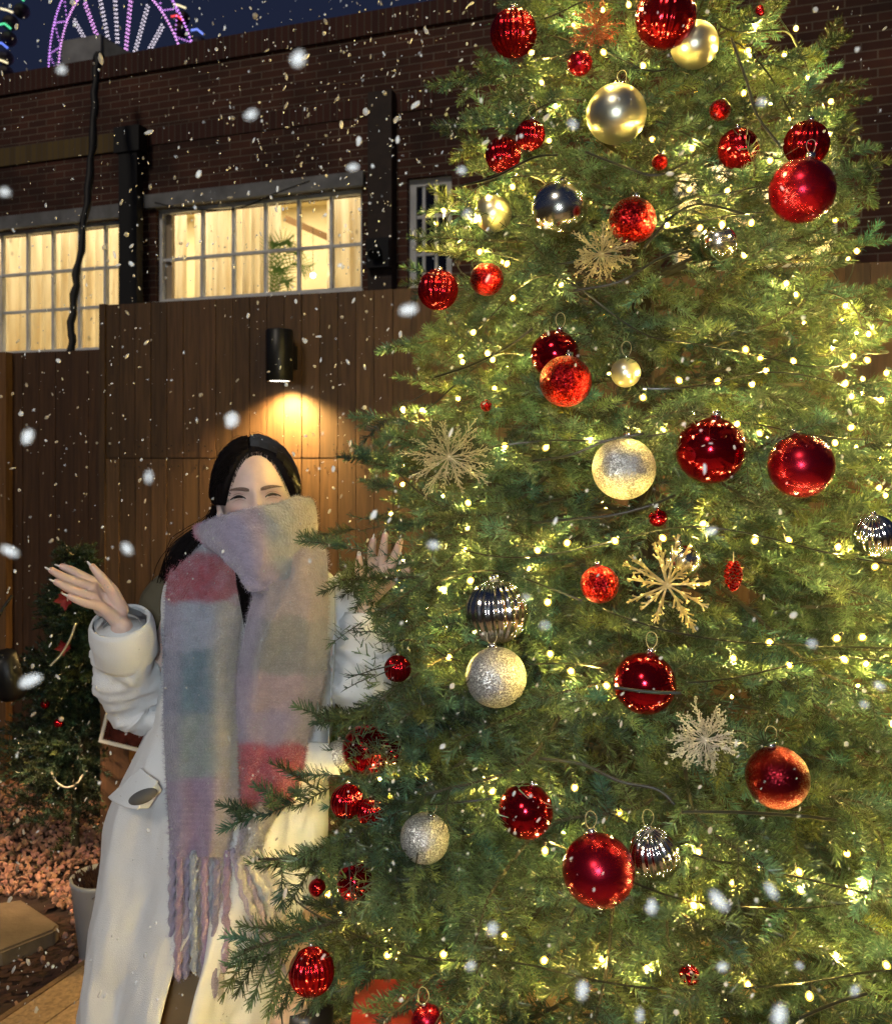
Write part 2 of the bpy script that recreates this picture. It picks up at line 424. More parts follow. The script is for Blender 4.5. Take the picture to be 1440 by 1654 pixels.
# ------------------------------------------------------------------ brick building
BY0, BM_ = 8.5, -0.35
br_ = math.atan(BM_)
bp_ = lambda u, v: on_plane(u, v, BY0, BM_)
bxx = lambda u: bp_(u, HOR)[0]
BT = 5.80
bld = empty('brick_building', (0, BY0, 0), br_)
tag(bld, 'dark red brick building with lit windows behind the fence', 'building')
x_l, x_r = bxx(-600), bxx(2300)
z1b = 2.74; w1 = (bxx(-140), bxx(200), z1b, 4.10)
w2 = (bxx(251), bxx(584), 3.20, 4.165)
w3 = (bxx(657), bxx(729), 3.15, 4.20)
w4 = (bxx(1085), bxx(1352), 3.15, 4.20)
ops = [w1, w2, w3, w4]
xsg = sorted({x_l, x_r, *[o_[0] for o_ in ops], *[o_[1] for o_ in ops]}); zsg = sorted({-0.1, BT - 0.22, *[o_[2] for o_ in ops], *[o_[3] for o_ in ops]})
mb = MB()
for i in range(len(xsg) - 1):
    for j in range(len(zsg) - 1):
        cx_, cz_ = (xsg[i] + xsg[i + 1]) / 2, (zsg[j] + zsg[j + 1]) / 2
        if any(o_[0] < cx_ < o_[1] and o_[2] < cz_ < o_[3] for o_ in ops): continue
        mb.add([[xsg[i], 0, zsg[j]], [xsg[i + 1], 0, zsg[j]], [xsg[i + 1], 0, zsg[j + 1]], [xsg[i], 0, zsg[j + 1]]], [[0, 1, 2, 3]])
for a, b, c, d in ops:   # reveals
    for P in ([[a, 0, c], [a, .3, c], [a, .3, d], [a, 0, d]], [[b, 0, d], [b, .3, d], [b, .3, c], [b, 0, c]], [[a, 0, c], [b, 0, c], [b, .3, c], [a, .3, c]], [[a, 0, d], [a, .3, d], [b, .3, d], [b, 0, d]]):
        mb.add(P, [[0, 1, 2, 3]])
mb.build('wall', M['brick'], bld)
MB().bx(x_l, x_r, -0.03, 0.33, BT - 0.22, BT).build('parapet', M['soldier'], bld)
MB().bx(x_l, x_r, 0.34, 6.0, BT - 0.45, BT - 0.30).build('roof', M['dark'], bld)
zb = bp_(60, 262)[1]
MB().bx(x_l, bxx(204), -0.022, 0.0, zb - 0.0, zb + 0.2).build('brick_band', M['soldier_y'], bld)
MB().bx(bxx(206), bxx(700), -0.012, 0.0, zb + 0.02, zb + 0.2).build('brick_band', M['soldier'], bld)
MB().bx(x_l, bxx(214), -0.06, -0.002, 4.10, 4.24).build('lintel', M['lintel'], bld)
MB().bx(bxx(238), bxx(590), -0.06, -0.002, 4.165, 4.30).build('lintel', M['lintel'], bld)
# downpipe: a pipe, then a dark strip painted for a shadow column
mb = MB(); mb.bx(bxx(209), bxx(238), -0.17, -0.07, 2.5, 4.96); mb.bx(bxx(203), bxx(243), -0.19, -0.055, 4.72, 4.98); mb.build('downpipe_and_shadow_strip', M['dark'], bld)
mb = MB(); mb.bx(bxx(602), bxx(640), -0.12, -0.003, 2.3, 5.0); mb.build('downpipe_and_shadow_strip', mat('shadow_column_brown', (0.030, 0.019, 0.015), 0.7, var=0.3), bld)
# dark meter box on right of window 2
mb = MB(); mb.bx(bxx(605), bxx(640), -0.2, -0.12, 3.35, 3.62); mb.tube([[bxx(622), -0.2, 3.5], [bxx(622), -0.28, 3.45]], 0.05, 12); mb.build('electric_box', M['black_metal'], bld)

glass, gnt, gb = nodes_of('window_glass')
gt = N(gnt, 'ShaderNodeBsdfTransparent'); gg = N(gnt, 'ShaderNodeBsdfGlossy'); gg.inputs['Roughness'].default_value = 0.05
gm = N(gnt, 'ShaderNodeMixShader'); gm.inputs[0].default_value = 0.06
gnt.links.new(gt.outputs[0], gm.inputs[1]); gnt.links.new(gg.outputs[0], gm.inputs[2])
gnt.links.new(gm.outputs[0], gnt.nodes['Material Output'].inputs[0])
M['glass'] = glass
M['darkglass'] = mat('dark_glass', (0.004, 0.005, 0.008), 0.08, spec=0.8)

def window(w, vx, hz, fm, pane=M['glass'], casement=None, fw=0.04):
    a, b, c, d = w
    mb = MB(); y0, y1 = 0.06, 0.12
    mb.bx(a, a + fw, y0, y1, c, d); mb.bx(b - fw, b, y0, y1, c, d)
    mb.bx(a + fw, b - fw, y0, y1, c, c + fw); mb.bx(a + fw, b - fw, y0, y1, d - fw, d)
    fo = mb.build('window', fm, bld)
    mb = MB(); t = 0.015
    for x in vx: mb.bx(x - t, x + t, y0 + 0.01, y1 - 0.01, c + fw, d - fw)
    for z in hz: mb.bx(a + fw, b - fw, y0 + 0.014, y1 - 0.014, z - t, z + t)
    if casement:
        p, q, r, s = casement; k = 0.028
        mb.bx(p - k / 2, p + k / 2, y0 - 0.006, y1 - 0.004, r, s); mb.bx(q - k / 2, q + k / 2, y0 - 0.006, y1 - 0.004, r, s)
        mb.bx(p, q, y0 - 0.003, y1 - 0.02, s - k / 2, s + k / 2)
    mb.build('glazing_bars', fm, fo)
    mb = MB(); mb.add([[a, .09, c], [b, .09, c], [b, .09, d], [a, .09, d]], [[0, 1, 2, 3]]); mb.build('pane', pane, fo)
    mb = MB(); mb.bx(a - 0.02, b + 0.02, -0.03, 0.06, c - 0.035, c - 0.001); mb.build('sill', fm, fo)
    return fo
window(w1, [bxx(u) for u in (-85, -45, -5, 36, 77, 120, 162)], [bp_(100, 435)[1], bp_(100, 497)[1]], M['frame'], casement=(bxx(-5), bxx(163), z1b + .04, bp_(100, 435)[1]))
window(w2, [bxx(u) for u in (320, 370, 422, 476, 529)], [bp_(420, 404)[1]], M['frame'], casement=(bxx(320), bxx(530), 3.24, bp_(420, 404)[1]))
window(w3, [bxx(u) for u in (680, 700)], [3.5, 3.85], M['wframe'], M['darkglass'], fw=0.07)
window(w4, [bxx(u) for u in (1130, 1175, 1220, 1265, 1310)], [3.5, 3.85], M['wframe'])
# pale strip of timber inside the left edge of window 2
MB().bx(bxx(256), bxx(266), 0.12, 0.17, 3.22, 4.12).build('timber_jamb', mat('pale_timber', (0.5, 0.4, 0.27), 0.6), bld)

# rooms: shell + ceiling light + added fill strip + curtains
M['room'] = mat('room_plaster', (0.75, 0.62, 0.34), 0.8, var=0.08, vscale=3)
def room(x0, x1, z0, z1, dpt, energy):
    mb = MB()
    y0 = 0.301
    for P in ([[x0, dpt, z0], [x1, dpt, z0], [x1, dpt, z1], [x0, dpt, z1]], [[x0, y0, z0], [x0, dpt, z0], [x0, dpt, z1], [x0, y0, z1]], [[x1, y0, z0], [x1, y0, z1], [x1, dpt, z1], [x1, dpt, z0]],
              [[x0, y0, z1], [x0, dpt, z1], [x1, dpt, z1], [x1, y0, z1]], [[x0, y0, z0], [x1, y0, z0], [x1, dpt, z0], [x0, dpt, z0]]):
        mb.add(P, [[0, 1, 2, 3]])
    mb.build('interior_room', M['room'], bld)
    for yy, e in ((1.3, energy), (0.40, energy * 0.40)):  # second strip is an added fill that brightens the curtain fronts
        l = lamp('room_and_fill_light', 'AREA', ((x0 + x1) / 2, yy, z1 - 0.03), e, (1.0, 0.90, 0.69), shape='RECTANGLE', size=(x1 - x0) * 0.9, size_y=0.8 if yy > 1 else 0.12)
        l.parent = bld
def curt_mat():
    m, nt, b = nodes_of('curtain_cloth'); L = nt.links.new
    tc = N(nt, 'ShaderNodeTexCoord'); mp = N(nt, 'ShaderNodeMapping'); mp.inputs['Scale'].default_value = (9, 1, 0.6); L(tc.outputs['Object'], mp.inputs[0])
    nz = N(nt, 'ShaderNodeTexNoise'); nz.inputs['Scale'].default_value = 2.0; nz.inputs['Detail'].default_value = 5; L(mp.outputs[0], nz.inputs['Vector'])
    cr_ = N(nt, 'ShaderNodeValToRGB'); cr_.color_ramp.elements[0].position = 0.35; cr_.color_ramp.elements[0].color = (0.62, 0.50, 0.30, 1)
    cr_.color_ramp.elements[1].position = 0.65; cr_.color_ramp.elements[1].color = (0.90, 0.82, 0.62, 1); L(nz.outputs[0], cr_.inputs[0])
    vo = N(nt, 'ShaderNodeTexVoronoi'); mp2 = N(nt, 'ShaderNodeMapping'); mp2.inputs['Scale'].default_value = (7, 1, 3.2); L(tc.outputs['Object'], mp2.inputs[0]); L(mp2.outputs[0], vo.inputs['Vector']); vo.inputs['Scale'].default_value = 1.0
    mr = N(nt, 'ShaderNodeMapRange'); mr.inputs[1].default_value = 0.06; mr.inputs[2].default_value = 0.12; mr.inputs[3].default_value = 0.55; mr.inputs[4].default_value = 1.0; L(vo.outputs['Distance'], mr.inputs[0])
    s = N(nt, 'ShaderNodeVectorMath', operation='SCALE'); L(cr_.outputs[0], s.inputs[0]); L(mr.outputs[0], s.inputs['Scale'])
    tr = N(nt, 'ShaderNodeBsdfTranslucent'); L(s.outputs[0], tr.inputs[0]); L(s.outputs[0], b.inputs['Base Color']); b.inputs['Roughness'].default_value = 0.9
    mx = N(nt, 'ShaderNodeMixShader'); mx.inputs[0].default_value = 0.55; L(b.outputs[0], mx.inputs[1]); L(tr.outputs[0], mx.inputs[2]); L(mx.outputs[0], nt.nodes['Material Output'].inputs[0])
    return m
M['curtain'] = curt_mat()
def curtain(x0, x1, z0, z1, y, seed):
    n = int((x1 - x0) / 0.012); x = np.linspace(x0, x1, n); zz = np.linspace(z0, z1, 5)
    ph = np.cumsum(0.012 * (34 + 26 * vnoise(x * 1.7 + seed, x * 0)))
    yy = y + 0.045 * np.sin(ph) + 0.02 * vnoise(x * 6, x * 0 + seed)
    G = np.stack([np.broadcast_to(x, (5, n)), yy + 0 * zz[:, None], np.broadcast_to(zz[:, None], (5, n))], -1)
    mb = MB(); mb.grid(G); mb.build('curtain', M['curtain'], bld, True)
room(bxx(-300), bxx(640), 2.5, 4.7, 2.2, 145)
room(bxx(1050), bxx(1420), 2.9, 4.5, 2.0, 85)
curtain(bxx(-260), bxx(243), 2.55, 4.6, 0.62, 3)
curtain(bxx(262), bxx(406), 2.55, 4.6, 0.55, 9)
curtain(bxx(484), bxx(632), 2.55, 4.6, 0.55, 15)
curtain(bxx(1056), bxx(1300), 2.95, 4.45, 0.6, 21)
MB().box((bxx(450), 1.2, 4.0), (1.3, 0.06, 0.07), [[math.cos(.45), 0, math.sin(.45)], [0, 1, 0], [-math.sin(.45), 0, math.cos(.45)]]).build('ceiling_beam', mat('beam_timber', (0.35, 0.2, 0.08), 0.7), bld)

def to_world(x, y, z):
    return np.array([x * math.cos(br_) - y * math.sin(br_), BY0 + x * math.sin(br_) + y * math.cos(br_), z])
# palm in the window
pr = to_world(bxx(401), 0.42, 2.55); palm = empty('potted_palm', pr)
tag(palm, 'green potted palm standing inside the lit middle window', 'plant')
pm = mat('palm_leaf', (0.20, 0.36, 0.05), 0.5)
for k in range(6):
    a = math.radians([4, 16, 28, 40, 10, 22][k]); L = [1.30, 1.36, 1.28, 1.15, 1.05, 0.95][k]
    P = cr([pr, pr + [0.08 * math.sin(a), 0, L * 0.55], pr + [0.28 * math.sin(a) * L, -0.02, L * 0.9], pr + [0.55 * math.sin(a) * L, -0.04, L * 0.98 - 0.18 * abs(math.sin(a))]], 26)
    mb = MB(); mb.tube(P, np.linspace(0.008, 0.002, 26), 5)
    for i in range(12, 26):
        T = P[i] - P[i - 1]; T /= np.linalg.norm(T); side = np.cross(T, [0, 1, 0]); side /= np.linalg.norm(side)
        for s_ in (-1, 1):
            d = side * s_ * 0.8 + T * 0.7 + np.array([0, 0, -0.15]); ln = 0.2 * (1 - abs(i - 18) / 14); w = T * 0.009
            mb.add([P[i] - w, P[i] + w, P[i] + d * ln * .6 + w * .8, P[i] + d * ln], [[0, 1, 2, 3]])
    mb.build('frond', pm, palm, base=pr)
mb = MB(); mb.tube([pr, pr + [0, 0, 0.3]], [0.1, 0.13], 16); mb.build('pot', M['wframe'], palm, base=pr)
for u, v in ((459, 426), (493, 421)):
    x = bxx(u); z = bp_(u, v)[1]; p = to_world(x, 0.6, z); r_ = empty('pendant_bulb', p)
    tag(r_, 'small round glowing bulb hanging in the middle window, ' + ('beside the palm' if u < 470 else 'beside the curtain'), 'bulb', 'pendant bulbs in the window')
    mb = MB(); mb.sphere(p, 0.028, 14, 10); mb.build('globe', mat('bulb_globe', (1, 1, 1), 0.4, emis=(1, .92, .6), estr=12), r_, True, base=p)
    mb = MB(); mb.tube([p + [0, 0, .03], p + [0, 0, 0.5]], 0.003, 5); mb.build('cord', M['dark'], r_, base=p)

# black cable hanging from the roof edge
P = cr([at(163, 88, 9.2), at(157, 100, 9.15), at(152, 190, 9.0), at(143, 300, 8.9), at(128, 420, 8.7), at(118, 500, 8.6), at(114, 572, 8.5)], 60)
P[:, 0] += 0.015 * vnoise(np.arange(60) * .5, np.zeros(60))
mb = MB(); mb.tube(P, 0.036 + 0.008 * vnoise(np.arange(60) * .8, np.ones(60)), 8)
tag(mb.build('hanging_cable', M['dark'], None, True), 'thick black cable hanging down the brick wall from the roof edge', 'cable')
for (pts, nm) in (([(250, 335), (300, 345), (380, 345), (450, 318), (500, 300)], 'thin black cable sagging over the lintel of the middle window'), ([(240, 350), (300, 400), (330, 425)], 'x')):
    if nm == 'x': continue
    P = cr([at(u, v - 8, 8.9 - .0015 * (u - 250)) for u, v in pts], 30)
    mb = MB(); mb.tube(P, 0.008, 5); tag(mb.build('thin_cable', M['dark']), nm, 'cable')

# roof unit
hx0, hx1 = [on_plane(u_, 90, BY0 + 0.9 * math.hypot(1, BM_), BM_)[0] for u_ in (132, 188)]
hx0 -= 0.9 * math.sin(-br_) * 0; hx1 -= 0
_m = (hx0 + hx1) / 2; hv = np.array([_m * math.cos(br_), BY0 + 0.9 * math.hypot(1, BM_) + _m * math.sin(br_), BT]); hv_r = empty('roof_unit', hv, br_)
tag(hv_r, 'grey metal roof unit standing on the roof in front of the ferris wheel', 'roof unit')
gm_ = mat('galvanised_metal', (0.30, 0.31, 0.32), 0.5, 0.2, var=0.3, vscale=4)
w_ = (hx1 - hx0) * 1.1
MB().bx(-w_ / 2, w_ / 2, -0.3, 0.4, -0.6, 0.60).build('housing', gm_, hv_r)
mb = MB(); mb.add([[w_ / 2 + .002, -0.25, -.6], [w_ / 2 + .5, -0.25, -.6], [w_ / 2 + .5, -0.25, .28], [w_ / 2 + .002, -0.25, .58], [w_ / 2 + .002, .4, -.6], [w_ / 2 + .5, .4, -.6], [w_ / 2 + .5, .4, .28], [w_ / 2 + .002, .4, .58]],
                  [[0, 1, 2, 3], [1, 5, 6, 2], [3, 2, 6, 7], [5, 4, 7, 6]]); mb.build('duct', mat('dark_galvanised', (0.10, 0.105, 0.11), 0.6, 0.2, var=.3), hv_r)
mb = MB()
for i in range(6): mb.bx(-w_ / 2 + .04 + i * .055, -w_ / 2 + .08 + i * .055, -0.31, -0.302, 0.03, 0.09)
mb.build('vent_slots', M['dark'], hv_r)

# ------------------------------------------------------------------ ferris wheel, far behind
FD = 300.0; K3 = 3.0; hub = at(195, 165, FD); pxm = FD / F
th = math.radians(23)
e1 = np.array([-math.sin(th), 0, math.cos(th)]); e2 = np.array([math.cos(th) * 0.745, -0.667, math.sin(th) * 0.745])
Rw = 208 * pxm
wheel = empty('ferris_wheel', hub); tag(wheel, 'big ferris wheel lit with purple and white lights above the brick wall', 'ferris wheel')
def wp(r, a): return hub + Rw * r * (math.cos(a) * e1 + math.sin(a) * e2)
def em(name, c, s): return mat(name, (0.05, .05, .05), 0.5, emis=c, estr=s)
M['led_p'] = em('led_purple', (0.72, 0.30, 1.0), 2.8); M['led_m'] = em('led_magenta', (0.88, 0.40, 0.95), 2.8); M['led_w'] = em('led_white', (0.95, 0.85, 1.0), 1.9)
OC = np.array([[1, 0, 0], [-1, 0, 0], [0, 1, 0], [0, -1, 0], [0, 0, 1], [0, 0, -1]], float); OF = [[0, 2, 4], [2, 1, 4], [1, 3, 4], [3, 0, 4], [2, 0, 5], [1, 2, 5], [3, 1, 5], [0, 3, 5]]
def dots(mb, pts, r):
    for p in pts: mb.add(p + OC * r, None, OF)
steel = mat('wheel_steel', (0.05, 0.05, 0.07), 0.6, 0.3)
for rr, mm in ((1.0, 'led_p'), (0.86, 'led_m')):
    ring = [wp(rr, t) for t in np.linspace(0, 2 * np.pi, 97)]
    mb = MB(); mb.tube(ring, 0.025 * K3, 5, caps=False); rim = mb.build('rim', steel, wheel, base=hub)
    mb = MB(); dots(mb, [wp(rr, t) for t in np.arange(0, 2 * np.pi, 5.4 / 208 / rr)], 0.105 * K3); mb.build('rim_lights', M[mm], rim, base=hub)['kind'] = 'stuff'
mb = MB(); NS = 24
for i in range(NS * 2):
    a0 = i * np.pi / NS; a1 = (i + 1) * np.pi / NS; p, q = wp(1.0 if i % 2 else 0.86, a0), wp(0.86 if i % 2 else 1.0, a1)
    dots(mb, [p + (q - p) * t for t in np.linspace(0.1, 0.9, 6)], 0.07 * K3)
mb.build('lattice_lights', M['led_p'], wheel, base=hub)['kind'] = 'stuff'
for i in range(NS):
    a = (i + 0.35) * 2 * np.pi / NS
    mb = MB(); mb.tube([wp(0.86, a), wp(0.03, a)], 0.05 * K3, 4); sp_ = mb.build('spoke', steel, wheel, base=hub)
    mb = MB()
    for d in (-0.013, 0.013):
        dots(mb, [wp(r, a + d / r) for r in np.arange(0.40, 0.82, 0.028)], 0.095 * K3)
    mb.build('spoke_lights', M['led_w' if (i % 3) else 'led_m'], sp_, base=hub)['kind'] = 'stuff'
gcol = [(0.1, 0.8, 0.35), (1, 0.85, 0.55), (0.1, 0.8, 0.35), (0.15, 0.25, 1.0), (1, .85, .5), (1, 0.05, 0.05), (0.2, 0.3, 1), (1, .85, .5)]
gpos = [(35, 4), (17, 23), (14, 49), (9, 80), (9, 104), (290, 36), (322, 58), (294, 16)]
for (u, v), c in zip(gpos, gcol):
    p = at(u, v, FD - 1.0)
    mb = MB(); mb.sphere(p + np.array([0, 0, -0.9]) * K3, (0.85 * K3, 0.85 * K3, 0.8 * K3), 12, 8); g = mb.build('gondola', mat('gondola_paint', (0.02, 0.015, 0.02), 0.5), wheel, base=hub)
    mb = MB(); sl = 0.35
    mb.tube([p + np.array([-0.65, -0.9, 0.22]) * K3, p + np.array([0, -0.95, 0.05 if c[1] > .5 and c[0] > .5 else 0.32]) * K3, p + np.array([0.65, -0.9, -0.2]) * K3], 0.10 * K3, 5); mb.build('gondola_light', em('gondola_lamp', c, 1.4), g, base=hub)
mb = MB(); mb.sphere(hub, (3.0, 3.0, 3.0), 16, 10); mb.build('hub', steel, wheel, base=hub)
for s_ in (-1, 1):
    mb = MB(); mb.tube([hub, hub + [s_ * 21.0, 6 * s_, -hub[2] - .05]], 1.0, 8); mb.build('support_leg', steel, wheel, base=hub)
# ------------------------------------------------------------------ the big christmas tree
TX, TY = 0.465, 2.20
TTOP, TS = 3.85, 0.279
def TR(z): return np.maximum((TTOP - np.asarray(z, float)) * TS, 0.02)
tree_root = empty('christmas_tree', (TX, TY, 0))
tag(tree_root, 'tall green christmas tree covered with warm fairy lights and baubles', 'christmas tree')
CAMP = np.array([0, 0, CAMZ])

def surf(u, v, inset=0.0):
    """where the line of sight through photo pixel (u, v) meets the cone of the tree"""
    d = np.array([(u - 720) / F, 1.0, (HOR - v) / F])
    best = None
    for Y in np.arange(0.8, 2.3, 0.004):
        p = CAMP + d * Y
        rad = math.hypot(p[0] - TX, p[1] - TY)
        gap = rad - (TR(p[2]) - inset)
        if gap <= 0: return p
        if best is None or gap < best[0]: best = (gap, p)
    return best[1]

ORN = [ # u, v, radius px, type, label
 (829, 53, 38, 'red_ribbed', 'ribbed bauble at the top left edge against the brick wall'),
 (1075, 28, 49, 'red_ribbed_side', 'dark red ribbed bauble cut by the top of the photo above a gold one'),
 (1121, 72, 38, 'champagne', 'pale gold satin bauble tucked behind the large ribbed red one at the top'),
 (995, 184, 48, 'champagne', 'large pale gold satin bauble hanging by itself below the top of the tree'),
 (936, 102, 20, 'red_satin', 'small plain red bauble near the top between two large ribbed red ones'),
 (812, 250, 29, 'red_ribbed', 'ribbed red bauble left of the mirror silver one, the lower of a touching pair'),
 (856, 218, 24, 'red_ribbed', 'ribbed red bauble upper of a touching pair near the left edge of the tree'),
 (903, 337, 45, 'silver_shiny', 'mirror silver bauble with gold reflections above the glitter snowflake'),
 (1021, 356, 38, 'red_glitter', 'orange red glitter bauble touching the upper glitter snowflake'),
 (1295, 308, 52, 'red_satin', 'large satin red bauble at the right edge in front of the window frame'),
 (1192, 240, 33, 'red_ribbed_side', 'dark red ribbed bauble half sunk in needles near the upper right'),
 (1302, 232, 36, 'red_ribbed', 'bright red ribbed bauble just above the large satin one at the right edge'),
 (1160, 392, 30, 'silver_shiny', 'small dark mirror bauble deep in the needles right of the upper snowflake'),
 (796, 345, 30, 'champagne', 'pale gold bauble partly hidden by twigs left of the mirror silver one'),
 (707, 468, 33, 'red_ribbed', 'shiny red ribbed bauble at the left edge beside the grey window frame'),
 (786, 451, 27, 'red_glitter', 'small red glitter bauble right of the shiny ribbed one on the left edge'),
 (896, 572, 39, 'red_shiny', 'glossy dark red bauble behind a red glitter one, upper of the pair'),
 (913, 616, 42, 'red_glitter', 'red glitter bauble in front of a glossy red one, lower of the pair'),
 (1007, 757, 51, 'silver_glitter', 'large silver glitter bauble level with the face of the woman'),
 (1147, 727, 55, 'red_shiny', 'large glossy dark red bauble below the bright hidden lamp'),
 (1293, 752, 52, 'red_satin', 'large satin dark red bauble right of the glossy one, level with it'),
 (968, 944, 31, 'red_glitter', 'red glitter bauble touching the left of the broad gold snowflake'),
 (802, 988, 51, 'silver_ribbed', 'silver ribbed bauble directly above a silver glitter one'),
 (801, 1094, 49, 'silver_glitter', 'silver glitter bauble directly below the silver ribbed one'),
 (1041, 1104, 50, 'red_shiny', 'glossy bright red bauble crossed by a black wire in the middle of the tree'),
 (1412, 865, 34, 'silver_ribbed', 'silver ribbed bauble at the far right border of the photo'),
 (1255, 1256, 50, 'dark_glitter', 'large dark red glitter bauble hanging at the lower right'),
 (849, 1310, 44, 'red_shiny', 'glossy red bauble half covered by a twig between silver glitter and large red'),
 (966, 1406, 58, 'red_satin', 'biggest satin red bauble hanging from a clear loop at the lower middle'),
 (1056, 1380, 41, 'silver_ribbed', 'silver ribbed bauble right behind the biggest red one'),
 (686, 1354, 40, 'silver_glitter', 'silver glitter bauble low on the tree right of the scarf fringe'),
 (642, 1080, 22, 'red_ribbed', 'small ribbed red bauble beside the raised sleeve of the woman'),
 (592, 1210, 40, 'red_shiny', 'dark red bauble mostly hidden by twigs right of the coat pocket'),
 (632, 1214, 20, 'red_shiny', 'small dark red bauble right of the hidden one near the coat pocket'),
 (548, 1222, 26, 'silver_glitter', 'gold lit glitter bauble hidden in twigs against the coat pocket'),
 (560, 1295, 27, 'red_ribbed', 'bright red ribbed bauble just below the coat pocket flap'),
 (598, 1312, 22, 'red_ribbed', 'small red ribbed bauble in the shade below the coat pocket flap'),
 (573, 1424, 30, 'red_shiny', 'dark glossy red bauble under drooping twigs left of the silver glitter one'),
 (512, 1434, 14, 'red_shiny', 'tiny dark red bauble at the left end of a low branch beside the fringe'),
 (503, 1570, 37, 'red_ribbed', 'red ribbed bauble at the bottom left beside the tip of the fringe'),
 (690, 1650, 26, 'red_satin', 'red bauble cut by the bottom edge of the photo beside the gift box'),
 (1010, 602, 24, 'champagne', 'pale gold bauble glowing deep among the needles right of the red pair'),
 (1103, 905, 28, 'silver_shiny', 'small mirror bauble behind the broad gold snowflake'),
 (1065, 262, 13, 'red_glitter', 'tiny red glitter bauble below and right of the lone pale gold one'),
 (1162, 178, 17, 'red_glitter', 'small red glitter bauble lit by a bulb above the half sunk ribbed one'),
 (1228, 17, 9, 'red_satin', 'tiny red bauble at the very top right of the tree'),
 (1062, 836, 15, 'red_shiny', 'small dark red bauble in shade below the silver glitter one'),
 (785, 655, 10, 'red_glitter', 'tiny dark red glitter bauble above the left silver snowflake'),
 (1113, 1575, 16, 'red_shiny', 'small dark red bauble in deep shade at the bottom right'),
 (830, 1005 - 640, 0, None, None),
]
ORN = [o for o in ORN if o[3]]
STARS = [ (970, 410, 55, (0.72, 0.62, 0.42), 'glitter snowflake ornament of fine champagne twigs beside the orange red bauble'),
 (725, 738, 78, (0.70, 0.66, 0.58), 'large silver snowflake ornament at the left edge of the tree'),
 (1077, 945, 82, (0.75, 0.62, 0.34), 'broad gold snowflake ornament with thick arms in the middle of the tree'),
 (1138, 1195, 66, (0.66, 0.64, 0.62), 'silver snowflake ornament low on the right above the ribbed silver bauble'),
 (962, 42, 46, (0.32, 0.07, 0.045), 'reddish glitter spray ornament near the top of the tree') ]
occ = []      # keep-clear volumes: (centre, radius, keep probability)
HID = {'dark red bauble mostly': .5}
for o_ in ORN:
    u, v, rp, ty, lb = o_
    p0 = surf(u, v, 0.055); Y = p0[1]; r = rp / F * Y
    c = at(u, v, Y + (0.05 if any(k in lb for k in ('deep', 'hidden', 'behind', 'half', 'shade', 'tiny')) else 0.0))
    r = rp / F * c[1]
    keepp = 0.28 if any(k in lb for k in ('hidden', 'deep', 'half', 'under', 'shade', 'sunk', 'mirror bauble behind')) else 0.0
    occ.append((c, r, keepp, o_))
SOCC = []
for s_ in STARS:
    u, v, rp, cc, lb = s_; p0 = surf(u, v, 0.01); SOCC.append((p0, rp / F * p0[1], s_))
OC_C = np.array([x[0] for x in occ] + [x[0] for x in SOCC]); OC_R = np.array([x[1] for x in occ] + [x[1] * 0.72 for x in SOCC])
OC_K = np.array([x[2] for x in occ] + [0.22 for x in SOCC])
for c_, r_, k_ in (((-0.135, 1.97, 1.435), 0.075, 0.30), (at(655, 1625, 1.5), 0.06, 0.93), (at(588, 1085, 1.9), 0.075, 0.40), (at(560, 1010, 1.9), 0.05, 0.45)):
    OC_C = np.vstack([OC_C, c_]); OC_R = np.append(OC_R, r_); OC_K = np.append(OC_K, k_)
OC_D = CAMP - OC_C; OC_D /= np.linalg.norm(OC_D, axis=1)[:, None]

FREE = [False]
def clear(P, pad=1.0, rnd=None):
    """True where a point may keep its needles"""
    ok = np.ones(len(P), bool)
    rnd = rng.random(len(P)) if rnd is None else rnd
    for c, r, k, d in zip(OC_C, OC_R, OC_K, OC_D):
        w = P - c; t = w @ d
        dist = np.linalg.norm(w - np.maximum(t, 0)[:, None] * d, axis=1)
        bad = (dist < r * pad) & (t > -r) & (rnd >= k)
        ok &= ~bad
    if FREE[0]: return ok
    # the woman stands here
    e = ((P[:, 0] + 0.47) / 0.235) ** 2 + ((P[:, 1] - 2.06) / 0.17) ** 2
    ok &= ~((e < 1) & (P[:, 2] < 1.7))
    ok &= ~((P[:, 0] < -0.20) & (P[:, 1] < 2.0) & (P[:, 2] > 0.86) & (P[:, 0] < -0.22))
    ok &= ~((P[:, 0] < -0.33) & (P[:, 1] < 2.2) & (P[:, 2] > 0.70))
    ok &= ~((P[:, 1] < 1.95) & (P[:, 0] / P[:, 1] < (438 - 720) / F) & (P[:, 2] > 0.42))
    return ok

